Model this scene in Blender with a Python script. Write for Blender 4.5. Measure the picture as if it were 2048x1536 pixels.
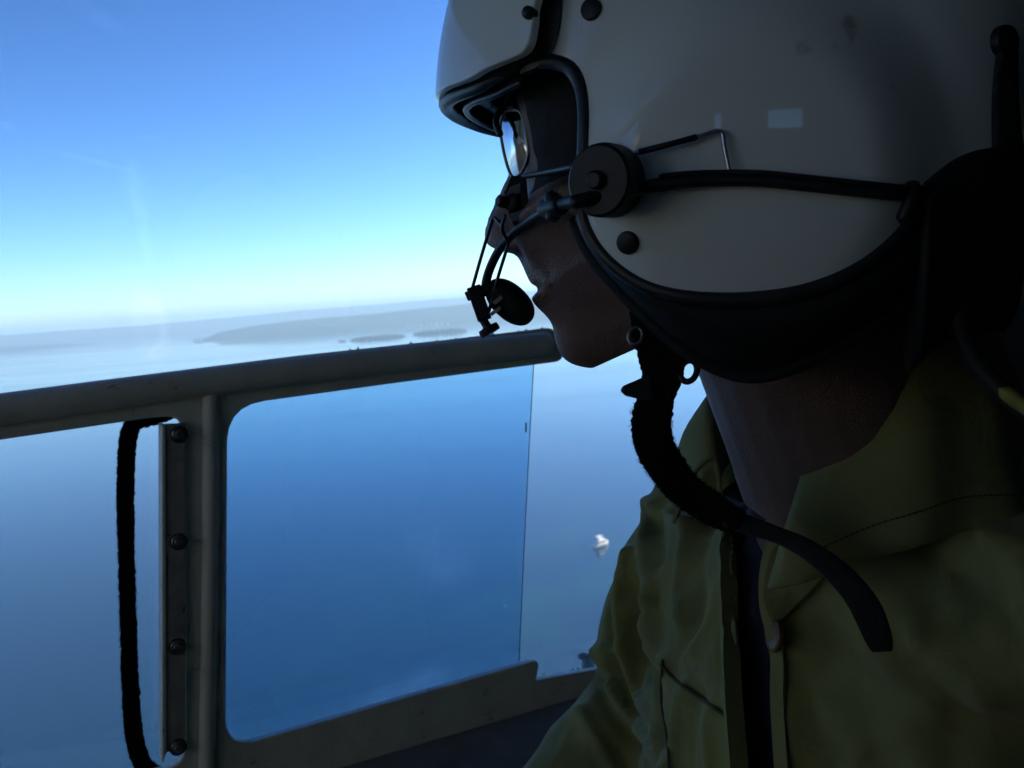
import bpy, bmesh, math, random
import numpy as np
from mathutils import Vector, Matrix

random.seed(7)
RNG = np.random.default_rng(11)
for _o in list(bpy.data.objects):
    bpy.data.objects.remove(_o)
SC = bpy.context.scene
COL = SC.collection

# ------------------------------------------------------------------ camera
F = 1926.0                       # focal length in pixels of a 2048 px wide frame
PITCH = math.radians(5.12)       # looking slightly down
ROLL = math.radians(4.29)        # hand-held tilt: the horizon climbs to the right
ALT = 250.0                      # metres above the lake
FWD = np.array([0, math.cos(PITCH), -math.sin(PITCH)])
UP0 = np.array([0, math.sin(PITCH), math.cos(PITCH)])
RGT = math.cos(ROLL) * np.array([1.0, 0, 0]) - math.sin(ROLL) * UP0
UPV = math.sin(ROLL) * np.array([1.0, 0, 0]) + math.cos(ROLL) * UP0
cam_data = bpy.data.cameras.new('camera')
cam = bpy.data.objects.new('camera', cam_data)
COL.objects.link(cam)
cam.matrix_world = Matrix(((RGT[0], UPV[0], -FWD[0], 0), (RGT[1], UPV[1], -FWD[1], 0),
                           (RGT[2], UPV[2], -FWD[2], 0), (0, 0, 0, 1)))
cam_data.sensor_width = 36.0
cam_data.lens = 36.0 * F / 2048.0
cam_data.clip_start = 0.01
cam_data.clip_end = 400000.0
cam_data.dof.use_dof = True
cam_data.dof.focus_distance = 0.47
cam_data.dof.aperture_fstop = 22.0
SC.camera = cam

# ------------------------------------------------------------------ sky, sun, exposure
SUN_AZ, SUN_EL = math.radians(62), math.radians(32)
world = bpy.data.worlds.new('World')
SC.world = world
world.use_nodes = True
wn, wl = world.node_tree.nodes, world.node_tree.links
wn.clear()
w_out = wn.new('ShaderNodeOutputWorld')
w_bg = wn.new('ShaderNodeBackground')
w_sky = wn.new('ShaderNodeTexSky')
w_sky.sky_type = 'NISHITA'
w_sky.sun_disc = False
w_sky.sun_elevation = SUN_EL
w_sky.sun_rotation = SUN_AZ
w_sky.altitude = 250
w_sky.air_density = 0.85
w_sky.dust_density = 0.0
w_sky.ozone_density = 8.0
w_tint = wn.new('ShaderNodeMix')           # the camera's cool white balance
w_tint.data_type = 'RGBA'; w_tint.blend_type = 'MULTIPLY'
w_tint.inputs['Factor'].default_value = 1.0
w_tint.inputs['B'].default_value = (1.36, 1.10, 0.85, 1)
w_bg.inputs['Strength'].default_value = 0.10
w_n = wn.new('ShaderNodeVectorMath'); w_n.operation = 'SCALE'; w_n.inputs['Scale'].default_value = 1 / 3.6
w_g = wn.new('ShaderNodeGamma'); w_g.inputs['Gamma'].default_value = 1.62      # the camera's contrast
w_m = wn.new('ShaderNodeVectorMath'); w_m.operation = 'SCALE'; w_m.inputs['Scale'].default_value = 3.6
wl.new(w_sky.outputs['Color'], w_n.inputs[0]); wl.new(w_n.outputs[0], w_g.inputs['Color']); wl.new(w_g.outputs['Color'], w_m.inputs[0])
wl.new(w_m.outputs[0], w_tint.inputs['A'])
wl.new(w_tint.outputs['Result'], w_bg.inputs['Color'])
wl.new(w_bg.outputs['Background'], w_out.inputs['Surface'])

sun_data = bpy.data.lights.new('sun', 'SUN')
sun_data.energy = 5.0
sun_data.angle = math.radians(0.53)
sun_data.color = (1.0, 0.93, 0.84)
sun = bpy.data.objects.new('sun', sun_data)
COL.objects.link(sun)
SUN_DIR = Vector((math.sin(SUN_AZ) * math.cos(SUN_EL), math.cos(SUN_AZ) * math.cos(SUN_EL), math.sin(SUN_EL)))
sun.rotation_euler = SUN_DIR.to_track_quat('Z', 'Y').to_euler()
sun.location = (30, 3, 20)

SC.view_settings.view_transform = 'Standard'
SC.view_settings.look = 'None'
SC.view_settings.exposure = 1.08
SC.view_settings.gamma = 1.0
SC.view_settings.use_curve_mapping = False
SC.render.engine = 'CYCLES'
SC.cycles.use_denoising = True
SC.cycles.max_bounces = 7
SC.cycles.use_adaptive_sampling = True
SC.cycles.adaptive_threshold = 0.025
SC.cycles.adaptive_min_samples = 16
SC.cycles.diffuse_bounces = 4
SC.cycles.glossy_bounces = 4
SC.cycles.transmission_bounces = 6
SC.cycles.transparent_max_bounces = 16
SC.cycles.volume_bounces = 1
SC.cycles.sample_clamp_indirect = 4.0
SC.cycles.caustics_reflective = False
SC.cycles.caustics_refractive = False

# ------------------------------------------------------------------ helpers: points
# "cabin" coordinates: x to the right of the lens, d away from it, z up (metres)
def W(p):
    p = np.asarray(p, float)
    if p.ndim == 1:
        return p[0] * RGT + p[1] * FWD + p[2] * UPV
    return p[:, :1] * RGT + p[:, 1:2] * FWD + p[:, 2:3] * UPV

def ray(px, py):
    return np.array([(px - 1024) / F, 1.0, (768 - py) / F])

def P(px, py, d):
    return ray(px, py) * d

def far_point(px, py, z=-ALT):
    r = W(ray(px, py))
    return r * (z / r[2])

def crom(pts, n, closed=False):
    """Catmull-Rom through pts, n samples, by chord length."""
    pts = np.asarray(pts, float)
    m = len(pts)
    if closed:
        ext = np.vstack([pts[-1:], pts, pts[:2]])
        segs = m
    else:
        ext = np.vstack([2 * pts[:1] - pts[1:2], pts, 2 * pts[-1:] - pts[-2:-1]])
        segs = m - 1
    ln = np.array([np.linalg.norm(ext[i + 2] - ext[i + 1]) for i in range(segs)]) + 1e-9
    cum = np.concatenate([[0], np.cumsum(ln)])
    ts = np.linspace(0, cum[-1], n, endpoint=not closed)
    idx = np.clip(np.searchsorted(cum, ts, side='right') - 1, 0, segs - 1)
    t = ((ts - cum[idx]) / ln[idx])[:, None]
    p0, p1, p2, p3 = ext[idx], ext[idx + 1], ext[idx + 2], ext[idx + 3]
    return 0.5 * (2 * p1 + (p2 - p0) * t + (2 * p0 - 5 * p1 + 4 * p2 - p3) * t * t + (3 * p1 - p0 - 3 * p2 + p3) * t ** 3)

def crom_u(pts, n):
    """Catmull-Rom, evenly by index: keeps the rows of a loft aligned."""
    pts = np.asarray(pts, float); m = len(pts)
    ext = np.vstack([2 * pts[:1] - pts[1:2], pts, 2 * pts[-1:] - pts[-2:-1]])
    ts = np.linspace(0, m - 1, n); i = np.clip(ts.astype(int), 0, m - 2); t = (ts - i)[:, None]
    p0, p1, p2, p3 = ext[i], ext[i + 1], ext[i + 2], ext[i + 3]
    return 0.5 * (2 * p1 + (p2 - p0) * t + (2 * p0 - 5 * p1 + 4 * p2 - p3) * t * t + (3 * p1 - p0 - 3 * p2 + p3) * t ** 3)

def sstep(a, b, x):
    t = np.clip((np.asarray(x, float) - a) / (b - a), 0, 1)
    return t * t * (3 - 2 * t)

def unit(v):
    v = np.asarray(v, float)
    return v / (np.linalg.norm(v, axis=-1, keepdims=True) + 1e-12)

# ------------------------------------------------------------------ helpers: geometry as (verts, faces)
def grid(rows, cu=False, cv=False):
    """rows: (n, m, 3). cv closes along m, cu along n."""
    n, m = rows.shape[:2]
    f = []
    for i in range(n if cu else n - 1):
        for j in range(m if cv else m - 1):
            a, b = i * m + j, i * m + (j + 1) % m
            c, e = ((i + 1) % n) * m + (j + 1) % m, ((i + 1) % n) * m + j
            f.append((a, b, c, e))
    return rows.reshape(-1, 3), f

def merge(*parts):
    vs, fs, o = [], [], 0
    for v, f in parts:
        vs.append(np.asarray(v, float)); fs += [tuple(i + o for i in q) for q in f]; o += len(v)
    return np.vstack(vs), fs

def frames(path, ref=None):
    path = np.asarray(path, float)
    t = unit(np.gradient(path, axis=0))
    ref = np.array([0, 0, 1.0]) if ref is None else np.asarray(ref, float)
    if ref.ndim == 1:
        n = np.zeros_like(t)
        v = ref - t[0] * (ref @ t[0])
        if np.linalg.norm(v) < 1e-4:
            v = np.array([1.0, 0.1, 0]) - t[0] * (np.array([1.0, 0.1, 0]) @ t[0])
        n[0] = unit(v)
        for i in range(1, len(t)):
            v = n[i - 1] - t[i] * (n[i - 1] @ t[i])
            n[i] = unit(v)
    else:
        n = unit(ref - t * np.sum(ref * t, 1, keepdims=True))
    return t, n, np.cross(t, n)

def tube(path, rad, seg=12, cap=True, flat=1.0, ref=None):
    path = np.asarray(path, float)
    rad = np.broadcast_to(np.asarray(rad, float), (len(path),))
    t, n, b = frames(path, ref)
    a = np.linspace(0, 2 * math.pi, seg, endpoint=False)
    rows = path[:, None, :] + rad[:, None, None] * (np.cos(a)[None, :, None] * n[:, None, :] * flat + np.sin(a)[None, :, None] * b[:, None, :])
    if cap:
        pre, post = [], []
        for k in (0.0, 0.5, 0.85):
            s = max(k, 0.02)
            sc = math.sqrt(max(0, 1 - (1 - k) ** 2)) if k else 0.03
            pre.append(path[0] - t[0] * rad[0] * (1 - s) + (rows[0] - path[0]) * sc)
            post.append(path[-1] + t[-1] * rad[-1] * (1 - s) + (rows[-1] - path[-1]) * sc)
        rows = np.concatenate([np.array(pre), rows, np.array(post[::-1])])
    v, f = grid(rows, cv=True)
    m = seg
    f.append(tuple(range(m - 1, -1, -1)))
    f.append(tuple(range(len(v) - m, len(v))))
    return v, f

def ribbon(path, width, normal, thick=0.0018, across=5):
    """A flat strap: width may vary, normal is the face normal per point."""
    path = np.asarray(path, float)
    n_ = len(path)
    width = np.broadcast_to(np.asarray(width, float), (n_,))
    normal = np.broadcast_to(np.asarray(normal, float), (n_, 3))
    t = unit(np.gradient(path, axis=0))
    nn = unit(normal - t * np.sum(normal * t, 1, keepdims=True))
    s = np.cross(t, nn)
    k = np.linspace(-0.5, 0.5, across)
    top = path[:, None] + s[:, None] * (k[None, :, None] * width[:, None, None]) + nn[:, None] * thick / 2
    bot = path[:, None] + s[:, None] * (k[None, ::-1, None] * width[:, None, None]) - nn[:, None] * thick / 2
    rows = np.concatenate([top, bot], axis=1)
    v, f = grid(rows, cv=True)
    m = rows.shape[1]
    f.append(tuple(range(m - 1, -1, -1))); f.append(tuple(range(len(v) - m, len(v))))
    return v, f

def slab(poly, nrm, thick):
    """Closed plate from an ordered planar outline, thick along nrm."""
    poly = np.asarray(poly, float)
    n = len(poly)
    v = np.vstack([poly, poly + np.asarray(nrm) * thick])
    f = [tuple(range(n - 1, -1, -1)), tuple(range(n, 2 * n))]
    for i in range(n):
        j = (i + 1) % n
        f.append((i, j, n + j, n + i))
    return v, f

def lathe(profile, c, axis, seg=32, up=(0.13, 0.2, 1)):
    """profile: list of (radius, height along axis)."""
    axis = unit(axis); up = np.asarray(up, float)
    x = unit(up - axis * (up @ axis)); y = np.cross(axis, x)
    a = np.linspace(0, 2 * math.pi, seg, endpoint=False)
    ring = np.cos(a)[:, None] * x + np.sin(a)[:, None] * y
    rows = np.array([np.asarray(c) + axis * h + ring * max(r, 1e-5) for r, h in profile])
    v, f = grid(rows, cv=True)
    f.append(tuple(range(seg - 1, -1, -1))); f.append(tuple(range(len(v) - seg, len(v))))
    return v, f

def box(c, ax, ay, az):
    """Box by centre and three half-axis vectors."""
    c, ax, ay, az = [np.asarray(q, float) for q in (c, ax, ay, az)]
    v = [c + i * ax + j * ay + k * az for i in (-1, 1) for j in (-1, 1) for k in (-1, 1)]
    f = [(0, 1, 3, 2), (4, 6, 7, 5), (0, 4, 5, 1), (2, 3, 7, 6), (0, 2, 6, 4), (1, 5, 7, 3)]
    return np.array(v), f

def ball(c, r, axes=None, seg=20, rings=12):
    c = np.asarray(c, float)
    r = np.broadcast_to(np.asarray(r, float), (3,))
    ax = np.eye(3) if axes is None else np.asarray(axes, float)
    th = np.linspace(0.02, math.pi - 0.02, rings)
    ph = np.linspace(0, 2 * math.pi, seg, endpoint=False)
    d = np.stack([np.sin(th)[:, None] * np.cos(ph), np.sin(th)[:, None] * np.sin(ph), np.cos(th)[:, None] * np.ones(seg)], -1)
    rows = c + np.einsum('ijk,kl->ijl', d * r, ax)
    v, f = grid(rows, cv=True)
    f.append(tuple(range(seg))); f.append(tuple(range(len(v) - 1, len(v) - seg - 1, -1)))
    return v, f

# ------------------------------------------------------------------ helpers: objects
def link(name, verts, faces, mat, parent=None, smooth=True, world_space=False, origin=None, bevel=0.0, subsurf=0, sharp=None):
    """One mesh object. verts in cabin coordinates unless world_space."""
    v = np.asarray(verts, float)
    v = v if world_space else W(v)
    if parent is not None:
        base = np.array(parent['_base'])
    else:
        base = np.array(origin) if origin is not None else np.array([v[:, 0].mean(), v[:, 1].mean(), v[:, 2].min()])
    me = bpy.data.meshes.new(name)
    me.from_pydata((v - base).tolist(), [], faces)
    me.validate()
    bm = bmesh.new(); bm.from_mesh(me)
    bmesh.ops.recalc_face_normals(bm, faces=bm.faces)
    bm.to_mesh(me); bm.free()
    me.materials.append(mat)
    if smooth:
        me.shade_smooth()
        if sharp is not None:
            me.set_sharp_from_angle(angle=math.radians(sharp))
    o = bpy.data.objects.new(name, me)
    COL.objects.link(o)
    if parent is not None:
        o.parent = parent
    else:
        o.location = base
    o['_base'] = base.tolist()
    if bevel:
        md = o.modifiers.new('bevel', 'BEVEL'); md.width = bevel; md.segments = 3; md.limit_method = 'ANGLE'; md.angle_limit = math.radians(40)
    if subsurf:
        md = o.modifiers.new('subsurf', 'SUBSURF'); md.levels = subsurf; md.render_levels = subsurf
    return o

def tag(o, label, category=None, group=None, kind=None):
    if label: o['label'] = label
    if category: o['category'] = category
    if group: o['group'] = group
    if kind: o['kind'] = kind
    return o

def thing(name, base, label, category, group=None):
    o = bpy.data.objects.new(name, None)
    COL.objects.link(o)
    b = W(base) if not isinstance(base, Vector) else np.array(base)
    o.location = b
    o['_base'] = b.tolist()
    o.empty_display_size = 0.05
    return tag(o, label, category, group)

# ------------------------------------------------------------------ materials
def new_mat(name):
    m = bpy.data.materials.new(name); m.use_nodes = True
    nt = m.node_tree
    return m, nt, nt.nodes['Principled BSDF'], nt.nodes['Material Output']

def pmat(name, col, rough=0.5, spec=0.5, metal=0.0, coat=0.0, var=0.0, vscale=20.0, bump=0.0, bscale=200.0, sheen=0.0, stretch=None, col2=None, rvar=0.0, chips=None):
    m, nt, b, out = new_mat(name)
    N, Lk = nt.nodes, nt.links
    b.inputs['Base Color'].default_value = (*col, 1)
    b.inputs['Roughness'].default_value = rough
    b.inputs['Specular IOR Level'].default_value = spec
    b.inputs['Metallic'].default_value = metal
    b.inputs['Coat Weight'].default_value = coat
    b.inputs['Coat Roughness'].default_value = 0.04
    if sheen:
        b.inputs['Sheen Weight'].default_value = sheen
        b.inputs['Sheen Roughness'].default_value = 0.5
    tc = N.new('ShaderNodeTexCoord')
    src = tc.outputs['Object']
    if stretch:
        mp = N.new('ShaderNodeMapping'); mp.inputs['Scale'].default_value = stretch
        Lk.new(src, mp.inputs['Vector']); src = mp.outputs['Vector']
    if var:
        nz = N.new('ShaderNodeTexNoise'); nz.inputs['Scale'].default_value = vscale; nz.inputs['Detail'].default_value = 6
        nz.inputs['Roughness'].default_value = 0.65
        Lk.new(src, nz.inputs['Vector'])
        rp = N.new('ShaderNodeMapRange'); rp.inputs['From Min'].default_value = 0.35; rp.inputs['From Max'].default_value = 0.68
        Lk.new(nz.outputs['Fac'], rp.inputs['Value'])
        mx = N.new('ShaderNodeMix'); mx.data_type = 'RGBA'
        c2 = col2 if col2 else tuple(max(0, c * (1 - var)) for c in col)
        mx.inputs['A'].default_value = (*col, 1); mx.inputs['B'].default_value = (*c2, 1)
        Lk.new(rp.outputs['Result'], mx.inputs['Factor'])
        cout = mx.outputs['Result']
        if chips:
            cn = N.new('ShaderNodeTexNoise'); cn.inputs['Scale'].default_value = 130; cn.inputs['Detail'].default_value = 5; cn.inputs['Distortion'].default_value = 0.6
            Lk.new(src, cn.inputs['Vector'])
            ml = N.new('ShaderNodeMath'); ml.operation = 'MULTIPLY'; Lk.new(cn.outputs['Fac'], ml.inputs[0]); Lk.new(nz.outputs['Fac'], ml.inputs[1])
            cm = N.new('ShaderNodeMapRange'); cm.inputs['From Min'].default_value = 0.385; cm.inputs['From Max'].default_value = 0.41
            Lk.new(ml.outputs[0], cm.inputs['Value'])
            m4 = N.new('ShaderNodeMix'); m4.data_type = 'RGBA'; m4.inputs['B'].default_value = (*chips, 1)
            Lk.new(cout, m4.inputs['A']); Lk.new(cm.outputs['Result'], m4.inputs['Factor']); cout = m4.outputs['Result']
        Lk.new(cout, b.inputs['Base Color'])
        if rvar:
            rr = N.new('ShaderNodeMapRange'); rr.inputs['To Min'].default_value = rough; rr.inputs['To Max'].default_value = rough + rvar
            Lk.new(rp.outputs['Result'], rr.inputs['Value']); Lk.new(rr.outputs['Result'], b.inputs['Roughness'])
    if bump:
        nb = N.new('ShaderNodeTexNoise'); nb.inputs['Scale'].default_value = bscale; nb.inputs['Detail'].default_value = 4
        Lk.new(src, nb.inputs['Vector'])
        bp = N.new('ShaderNodeBump'); bp.inputs['Strength'].default_value = bump; bp.inputs['Distance'].default_value = 0.002
        Lk.new(nb.outputs['Fac'], bp.inputs['Height']); Lk.new(bp.outputs['Normal'], b.inputs['Normal'])
    return m

def helmet_paint():
    m, nt, b, out = new_mat('helmet_paint')
    N, Lk = nt.nodes, nt.links
    tc = N.new('ShaderNodeTexCoord')
    big = N.new('ShaderNodeTexNoise'); big.inputs['Scale'].default_value = 14; big.inputs['Detail'].default_value = 5
    Lk.new(tc.outputs['Object'], big.inputs['Vector'])
    sp = N.new('ShaderNodeTexNoise'); sp.inputs['Scale'].default_value = 75; sp.inputs['Detail'].default_value = 3
    Lk.new(tc.outputs['Object'], sp.inputs['Vector'])
    mul = N.new('ShaderNodeMath'); mul.operation = 'MULTIPLY'
    Lk.new(big.outputs['Fac'], mul.inputs[0]); Lk.new(sp.outputs['Fac'], mul.inputs[1])
    scf = N.new('ShaderNodeMapRange'); scf.inputs['From Min'].default_value = 0.385; scf.inputs['From Max'].default_value = 0.47; scf.inputs['To Max'].default_value = 0.6   # scuffs
    Lk.new(mul.outputs[0], scf.inputs['Value'])
    grime = N.new('ShaderNodeMapRange'); grime.inputs['From Min'].default_value = 0.4; grime.inputs['From Max'].default_value = 0.75
    grime.inputs['To Max'].default_value = 0.35
    Lk.new(big.outputs['Fac'], grime.inputs['Value'])
    m1 = N.new('ShaderNodeMix'); m1.data_type = 'RGBA'
    m1.inputs['A'].default_value = (0.80, 0.86, 0.82, 1); m1.inputs['B'].default_value = (0.64, 0.69, 0.64, 1)
    Lk.new(grime.outputs['Result'], m1.inputs['Factor'])
    m2 = N.new('ShaderNodeMix'); m2.data_type = 'RGBA'; m2.inputs['B'].default_value = (0.16, 0.15, 0.14, 1)
    Lk.new(m1.outputs['Result'], m2.inputs['A']); Lk.new(scf.outputs['Result'], m2.inputs['Factor'])
    Lk.new(m2.outputs['Result'], b.inputs['Base Color'])
    b.inputs['Roughness'].default_value = 0.45
    b.inputs['Specular IOR Level'].default_value = 0.25
    b.inputs['Coat Weight'].default_value = 0.7
    rg = N.new('ShaderNodeMapRange'); rg.inputs['To Min'].default_value = 0.015; rg.inputs['To Max'].default_value = 0.05
    Lk.new(big.outputs['Fac'], rg.inputs['Value']); Lk.new(rg.outputs['Result'], b.inputs['Coat Roughness'])
    return m

def cloth_mat(name, col, col2, wv=900.0, bump=0.35, crease=0.5):
    """Woven cloth: weave and fine wrinkles as relief, uneven fading as colour."""
    m, nt, b, out = new_mat(name)
    N, Lk = nt.nodes, nt.links
    tc = N.new('ShaderNodeTexCoord')
    fade = N.new('ShaderNodeTexNoise'); fade.inputs['Scale'].default_value = 16; fade.inputs['Detail'].default_value = 6; fade.inputs['Roughness'].default_value = 0.6
    Lk.new(tc.outputs['Object'], fade.inputs['Vector'])
    rp = N.new('ShaderNodeMapRange'); rp.inputs['From Min'].default_value = 0.35; rp.inputs['From Max'].default_value = 0.7
    Lk.new(fade.outputs['Fac'], rp.inputs['Value'])
    mx = N.new('ShaderNodeMix'); mx.data_type = 'RGBA'
    mx.inputs['A'].default_value = (*col, 1); mx.inputs['B'].default_value = (*col2, 1)
    Lk.new(rp.outputs['Result'], mx.inputs['Factor']); Lk.new(mx.outputs['Result'], b.inputs['Base Color'])
    b.inputs['Roughness'].default_value = 0.85
    b.inputs['Specular IOR Level'].default_value = 0.2
    b.inputs['Sheen Weight'].default_value = 0.15
    wave = N.new('ShaderNodeTexNoise'); wave.inputs['Scale'].default_value = wv; wave.inputs['Detail'].default_value = 2
    Lk.new(tc.outputs['Object'], wave.inputs['Vector'])
    wr = N.new('ShaderNodeTexNoise'); wr.inputs['Scale'].default_value = 42; wr.inputs['Detail'].default_value = 5; wr.inputs['Distortion'].default_value = 0.8
    Lk.new(tc.outputs['Object'], wr.inputs['Vector'])
    b1 = N.new('ShaderNodeBump'); b1.inputs['Strength'].default_value = crease; b1.inputs['Distance'].default_value = 0.004
    Lk.new(wr.outputs['Fac'], b1.inputs['Height'])
    b2 = N.new('ShaderNodeBump'); b2.inputs['Strength'].default_value = bump; b2.inputs['Distance'].default_value = 0.0004
    Lk.new(wave.outputs['Fac'], b2.inputs['Height']); Lk.new(b1.outputs['Normal'], b2.inputs['Normal'])
    Lk.new(b2.outputs['Normal'], b.inputs['Normal'])
    return m

def skin_mat():
    m, nt, b, out = new_mat('skin')
    N, Lk = nt.nodes, nt.links
    tc = N.new('ShaderNodeTexCoord')
    nz = N.new('ShaderNodeTexNoise'); nz.inputs['Scale'].default_value = 38; nz.inputs['Detail'].default_value = 5
    Lk.new(tc.outputs['Object'], nz.inputs['Vector'])
    cr = N.new('ShaderNodeMix'); cr.data_type = 'RGBA'
    cr.inputs['A'].default_value = (0.23, 0.15, 0.125, 1); cr.inputs['B'].default_value = (0.16, 0.10, 0.085, 1)
    Lk.new(nz.outputs['Fac'], cr.inputs['Factor']); Lk.new(cr.outputs['Result'], b.inputs['Base Color'])
    b.inputs['Roughness'].default_value = 0.48
    b.inputs['Subsurface Weight'].default_value = 0.12
    b.inputs['Subsurface Radius'].default_value = (0.006, 0.003, 0.0015)
    b.inputs['Subsurface Scale'].default_value = 0.5
    vo = N.new('ShaderNodeTexVoronoi'); vo.inputs['Scale'].default_value = 900
    Lk.new(tc.outputs['Object'], vo.inputs['Vector'])
    bp = N.new('ShaderNodeBump'); bp.inputs['Strength'].default_value = 0.45; bp.inputs['Distance'].default_value = 0.0008
    Lk.new(vo.outputs['Distance'], bp.inputs['Height']); Lk.new(bp.outputs['Normal'], b.inputs['Normal'])
    return m

def glass_mat(name, tint, smudge=0.0, spots=None, painted_streaks=False, haze_col=(0.8, 0.86, 0.95), rough=0.0, refl=0.04):
    """Thin acrylic sheet: tinted see-through, surface reflection, pale spots as brighter tint or a thin dull film."""
    m, nt, b, out = new_mat(name)
    N, Lk = nt.nodes, nt.links
    N.remove(b)
    tr = N.new('ShaderNodeBsdfTransparent'); tr.inputs['Color'].default_value = (*tint, 1)
    gl = N.new('ShaderNodeBsdfGlossy'); gl.inputs['Roughness'].default_value = max(rough, 0.01)
    lw = N.new('ShaderNodeLayerWeight'); lw.inputs['Blend'].default_value = 0.5
    pw = N.new('ShaderNodeMath'); pw.operation = 'POWER'; pw.inputs[1].default_value = 4.0
    Lk.new(lw.outputs['Facing'], pw.inputs[0])
    ad = N.new('ShaderNodeMath'); ad.operation = 'MULTIPLY_ADD'; ad.inputs[1].default_value = 0.7; ad.inputs[2].default_value = refl
    Lk.new(pw.outputs[0], ad.inputs[0])
    mx = N.new('ShaderNodeMixShader')
    Lk.new(ad.outputs[0], mx.inputs[0]); Lk.new(tr.outputs[0], mx.inputs[1]); Lk.new(gl.outputs[0], mx.inputs[2])
    last = mx.outputs[0]
    if smudge or spots:
        tc = N.new('ShaderNodeTexCoord')
        nz = N.new('ShaderNodeTexNoise'); nz.inputs['Scale'].default_value = 26; nz.inputs['Detail'].default_value = 7
        nz.inputs['Roughness'].default_value = 0.6; nz.inputs['Distortion'].default_value = 0.7
        Lk.new(tc.outputs['Object'], nz.inputs['Vector'])
        base = N.new('ShaderNodeMapRange'); base.inputs['From Min'].default_value = 0.52; base.inputs['From Max'].default_value = 0.8
        base.inputs['To Max'].default_value = smudge
        Lk.new(nz.outputs['Fac'], base.inputs['Value'])
        tot = base.outputs['Result']
        for (c, ax, half, soft, amt) in (spots or []):
            # a spot: an ellipse round c, along ax (cabin coordinates made world offsets from the pane's origin)
            sub = N.new('ShaderNodeVectorMath'); sub.operation = 'SUBTRACT'; sub.inputs[1].default_value = c
            Lk.new(tc.outputs['Object'], sub.inputs[0])
            comps = []
            for a, h in zip(ax, half):
                dt = N.new('ShaderNodeVectorMath'); dt.operation = 'DOT_PRODUCT'; dt.inputs[1].default_value = tuple(np.asarray(a) / h)
                Lk.new(sub.outputs[0], dt.inputs[0])
                sq = N.new('ShaderNodeMath'); sq.operation = 'POWER'; sq.inputs[1].default_value = 2
                ab = N.new('ShaderNodeMath'); ab.operation = 'ABSOLUTE'
                Lk.new(dt.outputs['Value'], ab.inputs[0]); Lk.new(ab.outputs[0], sq.inputs[0]); comps.append(sq.outputs[0])
            sm = N.new('ShaderNodeMath'); sm.operation = 'ADD'; Lk.new(comps[0], sm.inputs[0]); Lk.new(comps[1], sm.inputs[1])
            mk = N.new('ShaderNodeMapRange'); mk.interpolation_type = 'SMOOTHSTEP'
            mk.inputs['From Min'].default_value = 1.0; mk.inputs['From Max'].default_value = soft; mk.inputs['To Max'].default_value = amt
            Lk.new(sm.outputs[0], mk.inputs['Value'])
            ns = N.new('ShaderNodeMath'); ns.operation = 'MULTIPLY'
            nr = N.new('ShaderNodeMapRange'); nr.inputs['From Min'].default_value = 0.3; nr.inputs['From Max'].default_value = 0.6
            Lk.new(nz.outputs['Fac'], nr.inputs['Value'])
            Lk.new(mk.outputs['Result'], ns.inputs[0]); Lk.new(nr.outputs['Result'], ns.inputs[1])
            s2 = N.new('ShaderNodeMath'); s2.operation = 'ADD'
            Lk.new(tot, s2.inputs[0]); Lk.new(ns.outputs[0], s2.inputs[1]); tot = s2.outputs[0]
        if painted_streaks:                      # reflection streaks painted in by paling the tint
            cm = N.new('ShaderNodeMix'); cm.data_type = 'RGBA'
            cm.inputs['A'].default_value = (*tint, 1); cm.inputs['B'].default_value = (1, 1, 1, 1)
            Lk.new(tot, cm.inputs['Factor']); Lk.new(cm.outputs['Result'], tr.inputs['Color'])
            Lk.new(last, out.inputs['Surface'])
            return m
        df = N.new('ShaderNodeBsdfTranslucent'); df.inputs['Color'].default_value = (*haze_col, 1)
        m3 = N.new('ShaderNodeMixShader')
        Lk.new(tot, m3.inputs[0]); Lk.new(last, m3.inputs[1]); Lk.new(df.outputs[0], m3.inputs[2])
        last = m3.outputs[0]
    Lk.new(last, out.inputs['Surface'])
    return m

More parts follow.
